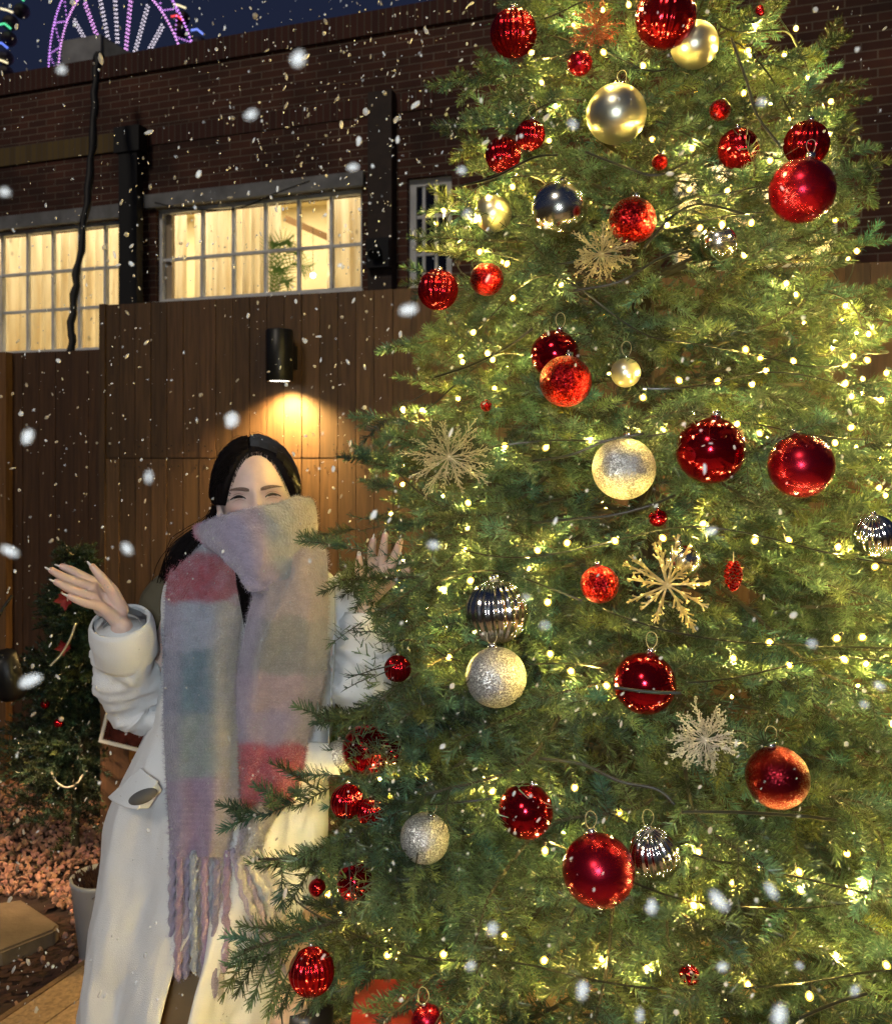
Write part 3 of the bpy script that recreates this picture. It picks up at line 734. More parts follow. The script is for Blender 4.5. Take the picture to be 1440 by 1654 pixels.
class Needles:
    def __init__(s): s.V = []; s.C = []; s.n = 0; s.sv = []; s.sq = []; s.sn = 0
    def twigs(s, A, D, L, nl, per_m, r, wid=0.0011):
        """A base (T,3), D direction (T,3), L length (T,), nl needle length"""
        T = len(A)
        if not T: return
        n = int(np.max(L) * per_m)
        t = np.tile(np.linspace(0.04, 1.0, n), (T, 1)) + r.uniform(-.01, .01, (T, n))
        # droop the twig axis a little
        sag = np.array([0, 0, -1.0])
        P = A[:, None] + D[:, None] * (L[:, None] * t)[..., None] + sag * (0.10 * L[:, None] * t ** 2)[..., None]
        up = np.array([0.2, 0.1, 1.0]); B1 = np.cross(D, up); B1 /= np.linalg.norm(B1, axis=1)[:, None] + 1e-9; B2 = np.cross(B1, D)
        ph = r.uniform(0, 2 * np.pi, (T, n)); cs, sn = np.cos(ph), np.sin(ph) * 0.8 + 0.12
        out = B1[:, None] * cs[..., None] + B2[:, None] * sn[..., None]
        ang = np.radians(58) - np.radians(34) * np.clip((t - 0.75) / 0.25, 0, 1) + r.normal(0, .12, (T, n))
        dirn = out * np.sin(ang)[..., None] + D[:, None] * np.cos(ang)[..., None]
        ln = nl * (1 - 0.35 * np.clip((t - 0.8) / 0.2, 0, 1)) * r.uniform(0.75, 1.15, (T, n))
        keep = (L[:, None] * per_m * r.random((T, n)) > 0) & (r.random((T, n)) < (L / np.max(L))[:, None])
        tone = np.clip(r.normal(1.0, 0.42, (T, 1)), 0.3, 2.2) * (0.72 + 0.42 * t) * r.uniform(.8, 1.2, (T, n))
        hue = r.normal(0, 1, (T, 1)) + 0 * t
        P = P.reshape(-1, 3); dirn = dirn.reshape(-1, 3); ln = ln.reshape(-1)
        k = keep.reshape(-1)
        P, dirn, ln = P[k], dirn[k], ln[k]; tone = tone.reshape(-1)[k]; hue = hue.reshape(-1)[k]
        tip = P + dirn * ln[:, None]
        k = clear(P, 1.0) & clear(tip, 0.9)
        P, dirn, ln, tip = P[k], dirn[k], ln[k], tip[k]; tone, hue = tone[k], hue[k]
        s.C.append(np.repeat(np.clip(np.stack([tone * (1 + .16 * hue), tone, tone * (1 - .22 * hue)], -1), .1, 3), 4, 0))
        wv = np.cross(dirn, r.standard_normal(P.shape)); wv /= np.linalg.norm(wv, axis=1)[:, None] + 1e-9
        Vt = np.stack([P - wv * wid, P + wv * wid, tip + wv * wid * .45, tip - wv * wid * .45], 1)
        s.V.append(Vt.reshape(-1, 3))
        # stems
        k2 = clear(A + D * (L * 0.6)[:, None], 1.0)
        A, D, L, B1, B2 = A[k2], D[k2], L[k2], B1[k2], B2[k2]
        if len(A):
            rr = 0.0016
            off = [B1 * rr, -0.5 * B1 * rr + 0.87 * B2 * rr, -0.5 * B1 * rr - 0.87 * B2 * rr]
            E = A + D * L[:, None] + sag * (0.10 * L)[:, None]; Mi = A + D * (L * .5)[:, None] + sag * (0.025 * L)[:, None]
            Vs = np.stack([A + o for o in off] + [Mi + o * .8 for o in off] + [E + o * .4 for o in off], 1)
            q = np.array([[0, 1, 4, 3], [1, 2, 5, 4], [2, 0, 3, 5], [3, 4, 7, 6], [4, 5, 8, 7], [5, 3, 6, 8]])
            s.sq.append((q[None] + (np.arange(len(A)) * 9)[:, None, None]).reshape(-1, 4) + s.sn); s.sv.append(Vs.reshape(-1, 3)); s.sn += len(A) * 9
    def limb(s, P, r0, r1):
        mb = MB(); mb.tube(P, np.linspace(r0, r1, len(P)), 5, caps=False)
        V = np.concatenate(mb.v); s.sv.append(V); s.sq.append(np.concatenate(mb.q) + s.sn); s.sn += len(V)
    def build(s, name, parent, base, mats, col):
        nv = sum(len(v) for v in s.V); tv = np.concatenate(s.V) if s.V else np.zeros((0, 3))
        tri = np.arange(nv).reshape(-1, 4); cc = np.concatenate(s.C + [np.ones((s.sn, 3))]); sv = np.concatenate(s.sv); sq = np.concatenate(s.sq) + nv
        V = np.concatenate([tv, sv])
        o = mesh_np(name, V, [tri, sq], list(mats), parent, False, cc, base)
        mi = np.concatenate([np.zeros(len(tri)), np.ones(len(sq))]).astype(np.int32)
        if len(mi) == len(o.data.polygons): o.data.polygons.foreach_set('material_index', mi)
        return o

def needle_mat(name, c1, c2, tr=0.25, spec=0.5, rough=0.38):
    m, nt, b = nodes_of(name); L = nt.links.new
    tc = N(nt, 'ShaderNodeTexCoord'); nz = N(nt, 'ShaderNodeTexNoise'); nz.inputs['Scale'].default_value = 9; nz.inputs['Detail'].default_value = 3
    L(tc.outputs['Object'], nz.inputs['Vector'])
    rp = N(nt, 'ShaderNodeValToRGB'); rp.color_ramp.elements[0].position = 0.38; rp.color_ramp.elements[1].position = 0.62
    rp.color_ramp.elements[0].color = (*c1, 1); rp.color_ramp.elements[1].color = (*c2, 1); L(nz.outputs[0], rp.inputs[0])
    n2 = N(nt, 'ShaderNodeTexNoise'); n2.inputs['Scale'].default_value = 260; L(tc.outputs['Object'], n2.inputs['Vector'])
    mr = N(nt, 'ShaderNodeMapRange'); mr.inputs[1].default_value = 0.3; mr.inputs[2].default_value = 0.7; mr.inputs[3].default_value = 0.6; mr.inputs[4].default_value = 1.5; L(n2.outputs[0], mr.inputs[0])
    s = N(nt, 'ShaderNodeVectorMath', operation='SCALE'); L(rp.outputs[0], s.inputs[0]); L(mr.outputs[0], s.inputs['Scale'])
    at_ = N(nt, 'ShaderNodeAttribute', attribute_name='Col'); s3 = N(nt, 'ShaderNodeVectorMath', operation='MULTIPLY'); L(s.outputs[0], s3.inputs[0]); L(at_.outputs['Color'], s3.inputs[1]); s = s3
    L(s.outputs[0], b.inputs['Base Color']); b.inputs['Roughness'].default_value = rough; b.inputs['Specular IOR Level'].default_value = spec
    t = N(nt, 'ShaderNodeBsdfTranslucent'); L(s.outputs[0], t.inputs[0])
    mx = N(nt, 'ShaderNodeMixShader'); mx.inputs[0].default_value = tr; L(b.outputs[0], mx.inputs[1]); L(t.outputs[0], mx.inputs[2]); L(mx.outputs[0], nt.nodes['Material Output'].inputs[0])
    return m
M['needle'] = needle_mat('spruce_needles', (0.055, 0.100, 0.056), (0.080, 0.120, 0.052))
M['stem'] = mat('spruce_stem', (0.045, 0.040, 0.020), 0.8)

def branch(ndl, z0, az, R, r, dens=1.0, front=True):
    """one whole artificial branch: limb, side twigs and needles"""
    o_ = np.array([math.cos(az), math.sin(az), 0.0]); side = np.array([-o_[1], o_[0], 0.0])
    h = (z0 / 3.6)
    rise = -0.16 + 0.42 * h + r.normal(0, 0.19)
    base = np.array([TX, TY, z0 - rise * R * 0.85])
    P = cr([base + o_ * R * 0.10, base + o_ * R * 0.45 + [0, 0, rise * R * 0.42], base + o_ * R * 0.8 + side * r.normal(0, .03) + [0, 0, rise * R * 0.80],
            base + o_ * R + side * r.normal(0, .05) + [0, 0, rise * R * 0.98 + 0.012]], 22)
    if not front: P = P[8:]
    ck = clear(P, 1.0, np.ones(len(P))); kk_ = len(P) if ck.all() else int(np.argmin(ck))
    if kk_ > 3: ndl.limb(P[:kk_], 0.006, 0.002)
    T = np.gradient(P, axis=0); T /= np.linalg.norm(T, axis=1)[:, None]
    arc = np.concatenate([[0], np.cumsum(np.linalg.norm(np.diff(P, axis=0), axis=1))]); Ltot = arc[-1]
    A, D, L = [], [], []; broll = r.normal(0.0, 0.65)
    reach = min(Ltot * 0.72, 0.52)
    s = Ltot - reach; k = 0
    while s < Ltot - 0.015:
        f = (Ltot - s) / reach
        i = np.searchsorted(arc, s) - 1; i = max(0, min(i, len(P) - 2)); w = (s - arc[i]) / (arc[i + 1] - arc[i] + 1e-9)
        p = P[i] * (1 - w) + P[i + 1] * w; t = T[i]
        sd = (1 if k % 2 else -1)
        roll = broll + r.normal(0.0, 0.28)
        lat = side * sd * math.cos(roll) + np.array([0, 0, 1]) * math.sin(roll)
        a = math.radians(r.uniform(40, 66)); lat = lat + np.array([0, 0, -0.12]); d = t * math.cos(a) + lat * math.sin(a); d /= np.linalg.norm(d)
        ln = (0.050 + 0.120 * f ** 0.8 * (0.6 + 0.4 * min(R, .6) / .6)) * r.uniform(0.75, 1.15)
        A.append(p); D.append(d); L.append(ln)
        if ln > 0.125 and r.random() < .5:   # twiglets on long side twigs
            for q in (0.5,):
                for sg in (r.choice([-1, 1]),):
                    nn = np.cross(d, [0, 0, 1.0]); nn /= np.linalg.norm(nn) + 1e-9
                    d2 = d * 0.72 + nn * sg * 0.62 + np.array([0, 0, r.normal(0.02, .22)]); d2 /= np.linalg.norm(d2)
                    A.append(p + d * ln * q); D.append(d2); L.append(ln * (1 - q) * 0.62 + 0.028)
        s += r.uniform(0.024, 0.034) / dens; k += 1
    # the tip and needles along the limb itself
    A.append(P[-3]); D.append(T[-2]); L.append(0.075)
    for i in range(len(P) // 2, len(P) - 3, 2): A.append(P[i]); D.append(T[i]); L.append(arc[i + 2] - arc[i])
    A = np.array(A); D = np.array(D); L = np.array(L)
    ndl.twigs(A, D, L, 0.0225, (1250 if dens > .95 else 900) if front else 260, r, 0.00122 if front else 0.0022)

crown = None
specs = []
z = 0.22; ri = np.random.default_rng(11)
while z < 3.72:
    R = float(TR(z)); nb = max(5, int(2 * np.pi * R / (0.205 if z > 0.3 else 0.24)))
    off = ri.uniform(0, 6.28)
    for i in range(nb):
        az = off + i * 2 * np.pi / nb + ri.normal(0, 0.35 / nb)
        specs.append((z + ri.normal(0, 0.03), az, R * ri.uniform(0.86, 1.07)))
    z += 0.106 + 0.02 * ri.random()
def facing(s): return math.cos(s[1] - math.atan2(-TY, -TX))
big = [s for s in specs if facing(s) > 0.25 and 0.35 < s[0] < 2.75]
vis = sorted(big, key=lambda s: -facing(s) * s[2])[:80]
visid = {id(s) for s in vis}
inner = Needles()
for s_ in specs:
    if id(s_) in visid: continue
    fc = facing(s_)
    if s_[0] > 3.1 and fc < 0: continue
    branch(inner, *s_, ri, dens=1.0 if fc > -0.15 else 0.55, front=fc > -0.15)
# deep filling twigs near the trunk so that the crown is not see-through
n = 1500
zz = ri.uniform(0.2, 3.3, n); aa = ri.uniform(0, 2 * np.pi, n); rf = TR(zz) * ri.uniform(0.2, 0.55, n)
A = np.stack([TX + rf * np.cos(aa), TY + rf * np.sin(aa), zz], -1); D = np.stack([np.cos(aa + ri.normal(0, .5, n)), np.sin(aa + ri.normal(0, .5, n)), ri.normal(0.05, .35, n)], -1); D /= np.linalg.norm(D, axis=1)[:, None]
inner.twigs(A, D, ri.uniform(0.09, 0.16, n), 0.024, 330, ri, 0.0016)
crown = inner.build('crown', tree_root, (TX, TY, 0), (M['needle'], M['stem']), None)
for s_ in vis:
    nd = Needles(); branch(nd, *s_, ri)
    if nd.sv and nd.V: nd.build('branch', crown, (TX, TY, 0), (M['needle'], M['stem']), None)
# branches whose tips stick out at the edge of the tree
FREE[0] = True
for u, v, Y in [(528, 905, 1.74), (542, 948, 1.72), (548, 982, 1.70), (592, 1022, 1.66), (560, 852, 1.86), (566, 758, 1.95), (592, 680, 2.0), (640, 545, 2.0), (500, 1186, 1.62), (432, 1332, 1.52), (456, 1372, 1.50), (374, 1535, 1.46), (398, 1602, 1.42), (480, 1440, 1.48),
                *[(ri.uniform(525, 640), ri.uniform(1300, 1650), ri.uniform(1.44, 1.62)) for _ in range(11)], *[(ri.uniform(545, 640), ri.uniform(1090, 1290), ri.uniform(1.55, 1.75)) for _ in range(10)], 
                (690, 390, 2.0), (735, 205, 2.05), (728, 120, 2.1), (1375, 190, 2.1), (1415, 262, 1.95), (1330, 110, 2.15), (590, 868, 1.72), (1425, 560, 1.9)]:
    tp = at(u, v, Y); nd = Needles(); branch(nd, tp[2], math.atan2(tp[1] - TY, tp[0] - TX), math.hypot(tp[0] - TX, tp[1] - TY), ri)
    if nd.sv and nd.V: nd.build('branch', crown, (TX, TY, 0), (M['needle'], M['stem']), None)
FREE[0] = False
mb = MB(); mb.tube([(TX, TY, 0), (TX, TY, 1.5), (TX, TY, 3.8)], [0.045, 0.032, 0.006], 10); mb.build('trunk', mat('trunk_bark', (0.03, 0.022, 0.014), 0.9, bump=.5), tree_root, True, base=(TX, TY, 0))
mb = MB()
for k in range(4):
    a = k * math.pi / 2 + 0.5; mb.tube([(TX, TY, 0.12), (TX + .35 * math.cos(a), TY + .35 * math.sin(a), 0.015)], 0.016, 8)
mb.build('stand', M['black_metal'], tree_root, base=(TX, TY, 0))

# ---- baubles
def glitter_mat(name, col, rough=0.28, scale=420.0, amt=0.75, metal=1.0, c2=None):
    m, nt, b = nodes_of(name); L = nt.links.new
    tc = N(nt, 'ShaderNodeTexCoord'); vo = N(nt, 'ShaderNodeTexVoronoi'); vo.inputs['Scale'].default_value = scale; L(tc.outputs['Object'], vo.inputs['Vector'])
    s = N(nt, 'ShaderNodeVectorMath', operation='SUBTRACT'); L(vo.outputs['Color'], s.inputs[0]); s.inputs[1].default_value = (.5, .5, .5)
    sc = N(nt, 'ShaderNodeVectorMath', operation='SCALE'); L(s.outputs[0], sc.inputs[0]); sc.inputs['Scale'].default_value = amt
    g = N(nt, 'ShaderNodeNewGeometry'); ad = N(nt, 'ShaderNodeVectorMath', operation='ADD'); L(g.outputs['Normal'], ad.inputs[0]); L(sc.outputs[0], ad.inputs[1])
    no = N(nt, 'ShaderNodeVectorMath', operation='NORMALIZE'); L(ad.outputs[0], no.inputs[0]); L(no.outputs[0], b.inputs['Normal'])
    b.inputs['Base Color'].default_value = (*col, 1); b.inputs['Roughness'].default_value = rough; b.inputs['Metallic'].default_value = metal
    return m
def sparkle(m, c1, c2, scale):
    nt = m.node_tree; b = nt.nodes['Principled BSDF']; L = nt.links.new; tc = N(nt, 'ShaderNodeTexCoord'); vo = N(nt, 'ShaderNodeTexVoronoi'); vo.inputs['Scale'].default_value = scale; L(tc.outputs['Object'], vo.inputs['Vector'])
    sp = N(nt, 'ShaderNodeSeparateXYZ'); L(vo.outputs['Color'], sp.inputs[0]); rp = N(nt, 'ShaderNodeValToRGB'); rp.color_ramp.elements[0].position = .45; rp.color_ramp.elements[1].position = .85
    rp.color_ramp.elements[0].color = (*c1, 1); rp.color_ramp.elements[1].color = (*c2, 1); L(sp.outputs[0], rp.inputs[0]); L(rp.outputs[0], b.inputs['Base Color'])
M['red_glitter'] = glitter_mat('red_glitter', (0.34, 0.006, 0.012), 0.30, 420, 0.8, 1.0)
M['silver_glitter'] = glitter_mat('silver_glitter', (0.52, 0.49, 0.44), 0.42, 600, 0.75, 0.6); sparkle(M['silver_glitter'], (0.36, 0.34, 0.30), (0.92, 0.89, 0.82), 600); sparkle(M['red_glitter'], (0.16, 0.003, 0.006), (0.60, 0.02, 0.015), 500)
M['dark_glitter'] = glitter_mat('dark_red_glitter', (0.12, 0.002, 0.006), 0.30, 600, 0.45, 0.9)
def metal_ball(name, c, rough, metal=0.92):
    return mat(name, c, rough, metal, bump=0.04, bscale=120)
M['red_satin'] = metal_ball('red_satin', (0.36, 0.006, 0.020), 0.27, 0.85)
M['red_shiny'] = metal_ball('red_shiny', (0.38, 0.006, 0.015), 0.13)
M['red_ribbed'] = metal_ball('red_ribbed', (0.48, 0.010, 0.016), 0.17)
M['champagne'] = metal_ball('champagne', (0.80, 0.76, 0.55), 0.33, 0.95)
M['silver_shiny'] = metal_ball('silver_shiny', (0.85, 0.83, 0.70), 0.19, 1.0)
M['silver_ribbed'] = metal_ball('silver_ribbed', (0.74, 0.72, 0.64), 0.14, 1.0)
M['cap'] = mat('bauble_cap', (0.75, 0.75, 0.72), 0.25, 1.0)
M['loop'] = mat('loop_thread', (0.5, 0.42, 0.28), 0.4)
for c, r, kp, (u, v, rp, ty, lb) in occ:
    root = empty('christmas_bauble', c - [0, 0, r]); b0 = c - [0, 0, r]
    tag(root, lb, 'bauble', 'baubles hanging on the christmas tree')
    rib = 'ribbed' in ty
    nr = 22
    def fn(D, r=r, rib=rib, ty=ty):
        if not rib: return D * r * np.array([1, 1, 0.985])
        if ty.endswith('side'): D = D[:, [0, 2, 1]] * np.array([1, -1, 1])
        a = np.arctan2(D[:, 1], D[:, 0]); fl = np.sqrt(np.clip(1 - D[:, 2] ** 2, 0, 1)) ** 0.5
        W_ = D * (r * (1 - 0.055 * fl * (0.5 - 0.5 * np.cos(a * nr)) ** 0.8))[:, None]
        if ty.endswith('side'): W_ = W_ * np.array([1, 1, 1])
        return W_
    mb = MB(); tl = (np.random.default_rng(int(u * 7 + v)).uniform(-.25, .25, 2))
    Rt = np.array(Matrix.Rotation(tl[0], 3, 'X') @ Matrix.Rotation(tl[1], 3, 'Y'))
    mb.sphere(c, 1, 176 if rib else 40, 28, fn, M=Rt)
    mb.build('ball', M[ty.replace('_side', '')], root, True, base=b0)
    up = Rt @ np.array([0, 0, 1.0]) if not ty.endswith('side') else np.array([0, 0.1, 1.0])
    tp = c + up * r * 0.97
    if rp > 12:
        mb = MB(); mb.tube([tp, tp + up * 0.16 * r + up * 0.002, tp + up * (0.17 * r + 0.002)], [0.15 * r, 0.14 * r, 0.04 * r], 14); cp = mb.build('cap', M['cap'], root, True, base=b0)
        q = tp + up * 0.17 * r; hh = 0.028; a = np.linspace(0, 2 * np.pi, 20)
        if int(u) % 5 > 1 and u != 966: continue
        mb = MB(); mb.tube(np.stack([q[0] + 0.009 * np.sin(a), np.full(20, q[1]) + 0.003 * np.sin(2 * a), q[2] + hh * (1 - np.cos(a)) / 2], -1), 0.0006, 4, caps=False); mb.build('loop', M['loop'], cp, base=b0)

# ---- glitter snowflakes
for c, r, (u, v, rp, cc, lb) in SOCC:
    rs = np.random.default_rng(u); root = empty('snowflake_ornament', c); tag(root, lb, 'ornament', 'glitter snowflakes on the christmas tree')
    gm2 = glitter_mat('snowflake_glitter', cc, 0.3, 900, 0.9, 0.9)
    tocam = CAMP - c; tocam /= np.linalg.norm(tocam); ax = np.cross(tocam, [0, 0, 1.]); ax /= np.linalg.norm(ax); ay = np.cross(ax, tocam) * -1; ay = np.cross(tocam, ax)
    thick = 'thick' in lb
    for k in range(30 if not thick else 16):
        a = k * 2.39996 + rs.normal(0, .12); lift = rs.uniform(-0.15, 1.05) if not thick else rs.uniform(-.1, .6)
        d = (ax * math.cos(a) + ay * math.sin(a)) * math.cos(lift) + tocam * math.sin(lift)
        L_ = r * rs.uniform(.70, 1.08); mb = MB()
        rr = 0.0008 if not thick else 0.0019
        mb.tube([c, c + d * L_ * .6, c + d * L_], [rr, rr, rr * .6], 5)
        n1 = np.cross(d, tocam); n1 /= np.linalg.norm(n1) + 1e-9
        for f_ in np.arange(0.3, 0.98, 0.09 if not thick else 0.14):
            for sg in (-1, 1):
                p = c + d * L_ * f_; n1 = np.cross(d, rs.standard_normal(3)); n1 /= np.linalg.norm(n1); d2 = d * .75 + n1 * sg * rs.uniform(.2, .8) + tocam * rs.normal(0, .45); d2 /= np.linalg.norm(d2); l2 = L_ * 0.20 * (1.25 - f_) + .004
                mb.tube([p, p + d2 * l2], [rr * .8, rr * .5], 4)
                mb.add(p + d2 * l2 + OC * (0.0016 if not thick else .0022), None, OF)
        mb.build('arm', gm2, root, base=c)
    mb = MB(); mb.sphere(c, 0.006, 10, 6); mb.build('centre', gm2, root, base=c)

# ---- pine cone ornament
c = at(1184, 930, surf(1184, 930, .02)[1]); root = empty('pine_cone_ornament', c); tag(root, 'small dark red pine cone ornament right of the broad gold snowflake', 'ornament')
mb = MB()
for i in range(60):
    t = i / 60; a = i * 2.4; rr = 0.012 * math.sin(math.pi * (0.12 + 0.84 * t)) ; p = c + np.array([rr * math.cos(a), rr * math.sin(a), 0.022 - 0.046 * t])
    mb.sphere(p, (0.0045, 0.0045, 0.003), 6, 4)
mb.build('scales', M['red_glitter'], root, base=c)
mb = MB(); mb.tube([c + [0, 0, .022], c + [0, 0, .04]], .0008, 4); mb.build('loop', M['loop'], root, base=c)

# ---- fairy lights: five long strings winding down the tree
bulb_m = mat('fairy_bulb', (1, 0.9, 0.7), 0.3, emis=(1.0, 0.69, 0.16), estr=BULB if 'BULB' in globals() else 8800.0)
bm = MB(); bm.sphere((0, 0, 0), (0.0028, 0.0028, 0.0034), 8, 6); bulb_me = bm.build('bulb', bulb_m, None, True); bd = bulb_me.data; bpy.data.objects.remove(bulb_me)
bm = MB(); bm.sphere((0, 0, 0), (0.0062, 0.0062, 0.0072), 12, 8); ln_ = bm.build('lens', None, None, True); lnd = ln_.data; bpy.data.objects.remove(ln_)  # glowing shell added round each bulb to paint its halo
lm, lnt, lb_ = nodes_of('bulb_halo_glow'); e_ = N(lnt, 'ShaderNodeEmission'); e_.inputs[0].default_value = (1.0, 0.62, 0.10, 1); e_.inputs[1].default_value = 2.6
t_ = N(lnt, 'ShaderNodeBsdfTransparent'); m_ = N(lnt, 'ShaderNodeMixShader'); m_.inputs[0].default_value = 0.75; lnt.links.new(t_.outputs[0], m_.inputs[1]); lnt.links.new(e_.outputs[0], m_.inputs[2]); lnt.links.new(m_.outputs[0], lnt.nodes['Material Output'].inputs[0]); lnd.materials.append(lm)
bm = MB(); bm.tube([(0, 0, 0.0066), (0, 0, 0.014)], [0.0024, 0.0026], 6); sk = bm.build('socket', M['wire'], None); skd = sk.data; bpy.data.objects.remove(sk)
wr = np.random.default_rng(5)
zlev = [3.72, 2.72, 2.13, 1.60, 1.13, 0.68, 0.12]
slab_ = ['warm white fairy lights round the treetop above the lone gold bauble', 'warm white fairy light string winding between the lone gold bauble and the red pair',
         'warm white fairy light string winding at the height of the face of the woman', 'warm white fairy light string crossing the tree at the height of the gold snowflake',
         'warm white fairy light string winding at the height of the coat pocket', 'warm white fairy light string round the lowest branches of the tree']
front_az = math.atan2(-TY, -TX)
for k in range(6):
    za, zb_ = zlev[k], zlev[k + 1]
    turns = [7, 4.6, 4.2, 3.8, 3.6, 4.0][k]; n = int(turns * 240)
    t = np.linspace(0, 1, n); ph = t * turns * 2 * np.pi + k * 1.3
    zz = za + (zb_ - za) * t + 0.10 * vnoise(ph * 2.1, np.full(n, k * 3.1)) + 0.03 * np.sin(ph * 3.3 + k)
    rr = TR(zz) * (0.93 + 0.10 * vnoise(ph * 3.2 + 7, np.full(n, k * 2.7)))
    P = np.stack([TX + rr * np.cos(ph), TY + rr * np.sin(ph), zz], -1)
    root = empty('fairy_light_string', P[0]); tag(root, slab_[k], 'fairy lights', 'fairy light strings on the christmas tree')
    # bulbs: denser where the camera looks, at most 100 per string
    arc = np.concatenate([[0], np.cumsum(np.linalg.norm(np.diff(P, axis=0), axis=1))])
    fcs = np.cos(ph - front_az); okc = clear(P, 1.15, np.ones(n)) 
    # the wire is built run by run so that it never crosses a bauble or the woman
    mb = MB(); i0 = None
    for i in range(n + 1):
        good = i < n and okc[i]
        if good and i0 is None: i0 = i
        if not good and i0 is not None:
            if i - i0 > 3: mb.tube(P[i0:i], 0.0017, 5)
            i0 = None
    mb.build('wire', M['wire'], root, base=P[0])
    cand = []; s = 0
    while s < arc[-1]:
        i = min(np.searchsorted(arc, s), n - 1)
        if okc[i]: cand.append((i, fcs[i]))
        s += 0.085 if fcs[i] > -0.05 else 0.21
    fr_ = [c_ for c_ in cand if c_[1] > -0.05]; bk = [c_ for c_ in cand if c_[1] <= -0.05]
    mx_ = [84, 84, 84, 80, 76, 70][k]; fr_ = [c_ for c_ in fr_ if vnoise(P[c_[0]][0] * 4.5 + 3, P[c_[0]][2] * 4.5) > -0.75]
    fr_ = fr_ if len(fr_) <= mx_ else [fr_[int(j)] for j in np.linspace(0, len(fr_) - 1, mx_)]
    bk = bk if len(bk) <= 14 else [bk[int(j)] for j in np.linspace(0, len(bk) - 1, 14)]
    for i, _f in fr_ + bk:
        ins = wr.uniform(-0.03, 0.10); a = ph[i]
        if ((P[i][0] + .43) / .29) ** 2 + ((P[i][1] - 2.0) / .26) ** 2 < 1: continue
        if math.hypot(P[i][0] + 0.165, P[i][1] - 1.95) < 0.17 and 1.2 < P[i][2] < 1.65: continue
        p = P[i] + np.array([-ins * math.cos(a), -ins * math.sin(a), wr.uniform(-.02, .02)])
        b = bpy.data.objects.new('bulb', bd); COL.objects.link(b); b.parent = root; b.location = p - P[0]; b.rotation_euler = (wr.uniform(-.8, .8), wr.uniform(-.8, .8), 0)
        s2 = bpy.data.objects.new('socket', skd); COL.objects.link(s2); s2.parent = b
        s3 = bpy.data.objects.new('lens', lnd); COL.objects.link(s3); s3.parent = b  # the painted halo shell
# long bare wires seen crossing the front of the tree
for k, pts in enumerate([[(860, 845), (930, 838), (985, 833), (1045, 818), (1090, 800)], [(700, 610), (760, 590), (820, 560), (860, 530)], [(925, 470), (1000, 455), (1060, 420), (1110, 400)],
                         [(1180, 60), (1205, 130), (1222, 185), (1262, 240)], [(945, 245), (1010, 270), (1060, 283), (1110, 262)], [(745, 300), (800, 285), (860, 255), (900, 250)],
                         [(870, 1225), (940, 1235), (1000, 1262), (1060, 1275), (1090, 1300)], [(1100, 1312), (1180, 1312), (1290, 1318), (1350, 1325)], [(985, 1103), (1040, 1110), (1092, 1112)],
                         [(1290, 1645), (1350, 1620), (1400, 1605)], [(1040, 400), (1085, 350), (1130, 330), (1200, 345)], [(860, 745), (920, 735), (980, 712), (1040, 700)]]):
    Pp = np.array([surf(u, v, -0.045 if k != 8 else -0.02) for u, v in pts]); P = cr(Pp, 40)
    if k == 8: P[:, 1] -= 0.03
    mb = MB(); mb.tube(P, 0.0026, 6)
    o = mb.build('light_cable', M['wire'], None, True)
    tag(o, ['bare black cable crossing the tree below the silver glitter bauble', 'bare black cable left of the red bauble pair', 'bare black cable running under the upper champagne snowflake', 'bare black cable curving down the upper right of the tree',
            'bare black cable sagging below the lone pale gold bauble', 'bare black cable below the touching ribbed red pair', 'bare black cable above the biggest red bauble', 'bare black cable below the dark red glitter bauble',
            'bare black cable lying across the glossy bright red bauble', 'bare black cable at the bottom right corner', 'bare black cable above the small dark mirror bauble', 'bare black cable ending at the large silver glitter bauble'][k], 'cable', 'bare stretches of fairy light cable')

# red gift box under the tree
g0 = at(655, 1655, 1.58); gr = empty('gift_box', (g0[0], g0[1], 0.43)); tag(gr, 'red gift box standing among the lowest branches', 'gift box')
rm = mat('red_paper', (0.20, 0.012, 0.008), 0.4, var=0.5, vscale=18, bump=.3)
MB().bx(-0.085, 0.07, -0.06, 0.08, -0.43, 0.19).build('carton', rm, gr); MB().bx(-0.09, 0.075, -0.065, 0.085, 0.192, 0.235).build('lid', rm, gr)
MB().bx(-0.02, 0.0, -0.068, -0.0655, -0.43, 0.236).build('ribbon', mat('dark_ribbon', (0.18, 0.01, 0.01), 0.4), gr)
# ------------------------------------------------------------------ the woman
PY = 2.02
def P(u, v, dy=0.0): return at(u, v, PY + dy)
pbase = np.array([(400 - 720) / F * PY, PY, 0.003])
person = empty('person', pbase)
tag(person, 'woman in a long white coat and plaid scarf raising both hands beside the tree', 'person')
skin = mat('skin', (0.68, 0.49, 0.41), 0.42, var=0.07, vscale=45, sss=0.12, bump=0.10, bscale=420)
def tint(m, spots):
    nt = m.node_tree; b = nt.nodes['Principled BSDF']; L = nt.links.new; src = b.inputs['Base Color'].links[0].from_socket
    tc = N(nt, 'ShaderNodeTexCoord')
    for (c, r, col, w) in spots:
        d = N(nt, 'ShaderNodeVectorMath', operation='DISTANCE'); L(tc.outputs['Object'], d.inputs[0]); d.inputs[1].default_value = tuple(c)
        mr = N(nt, 'ShaderNodeMapRange'); mr.interpolation_type = 'SMOOTHSTEP'; mr.inputs[1].default_value = 0; mr.inputs[2].default_value = r; mr.inputs[3].default_value = w; mr.inputs[4].default_value = 0
        L(d.outputs['Value'], mr.inputs[0]); mx = N(nt, 'ShaderNodeMix', data_type='RGBA'); L(mr.outputs[0], mx.inputs[0]); L(src, mx.inputs[6]); mx.inputs[7].default_value = (*col, 1); src = mx.outputs[2]
    L(src, b.inputs['Base Color'])
HC = P(413, 797, -0.02)
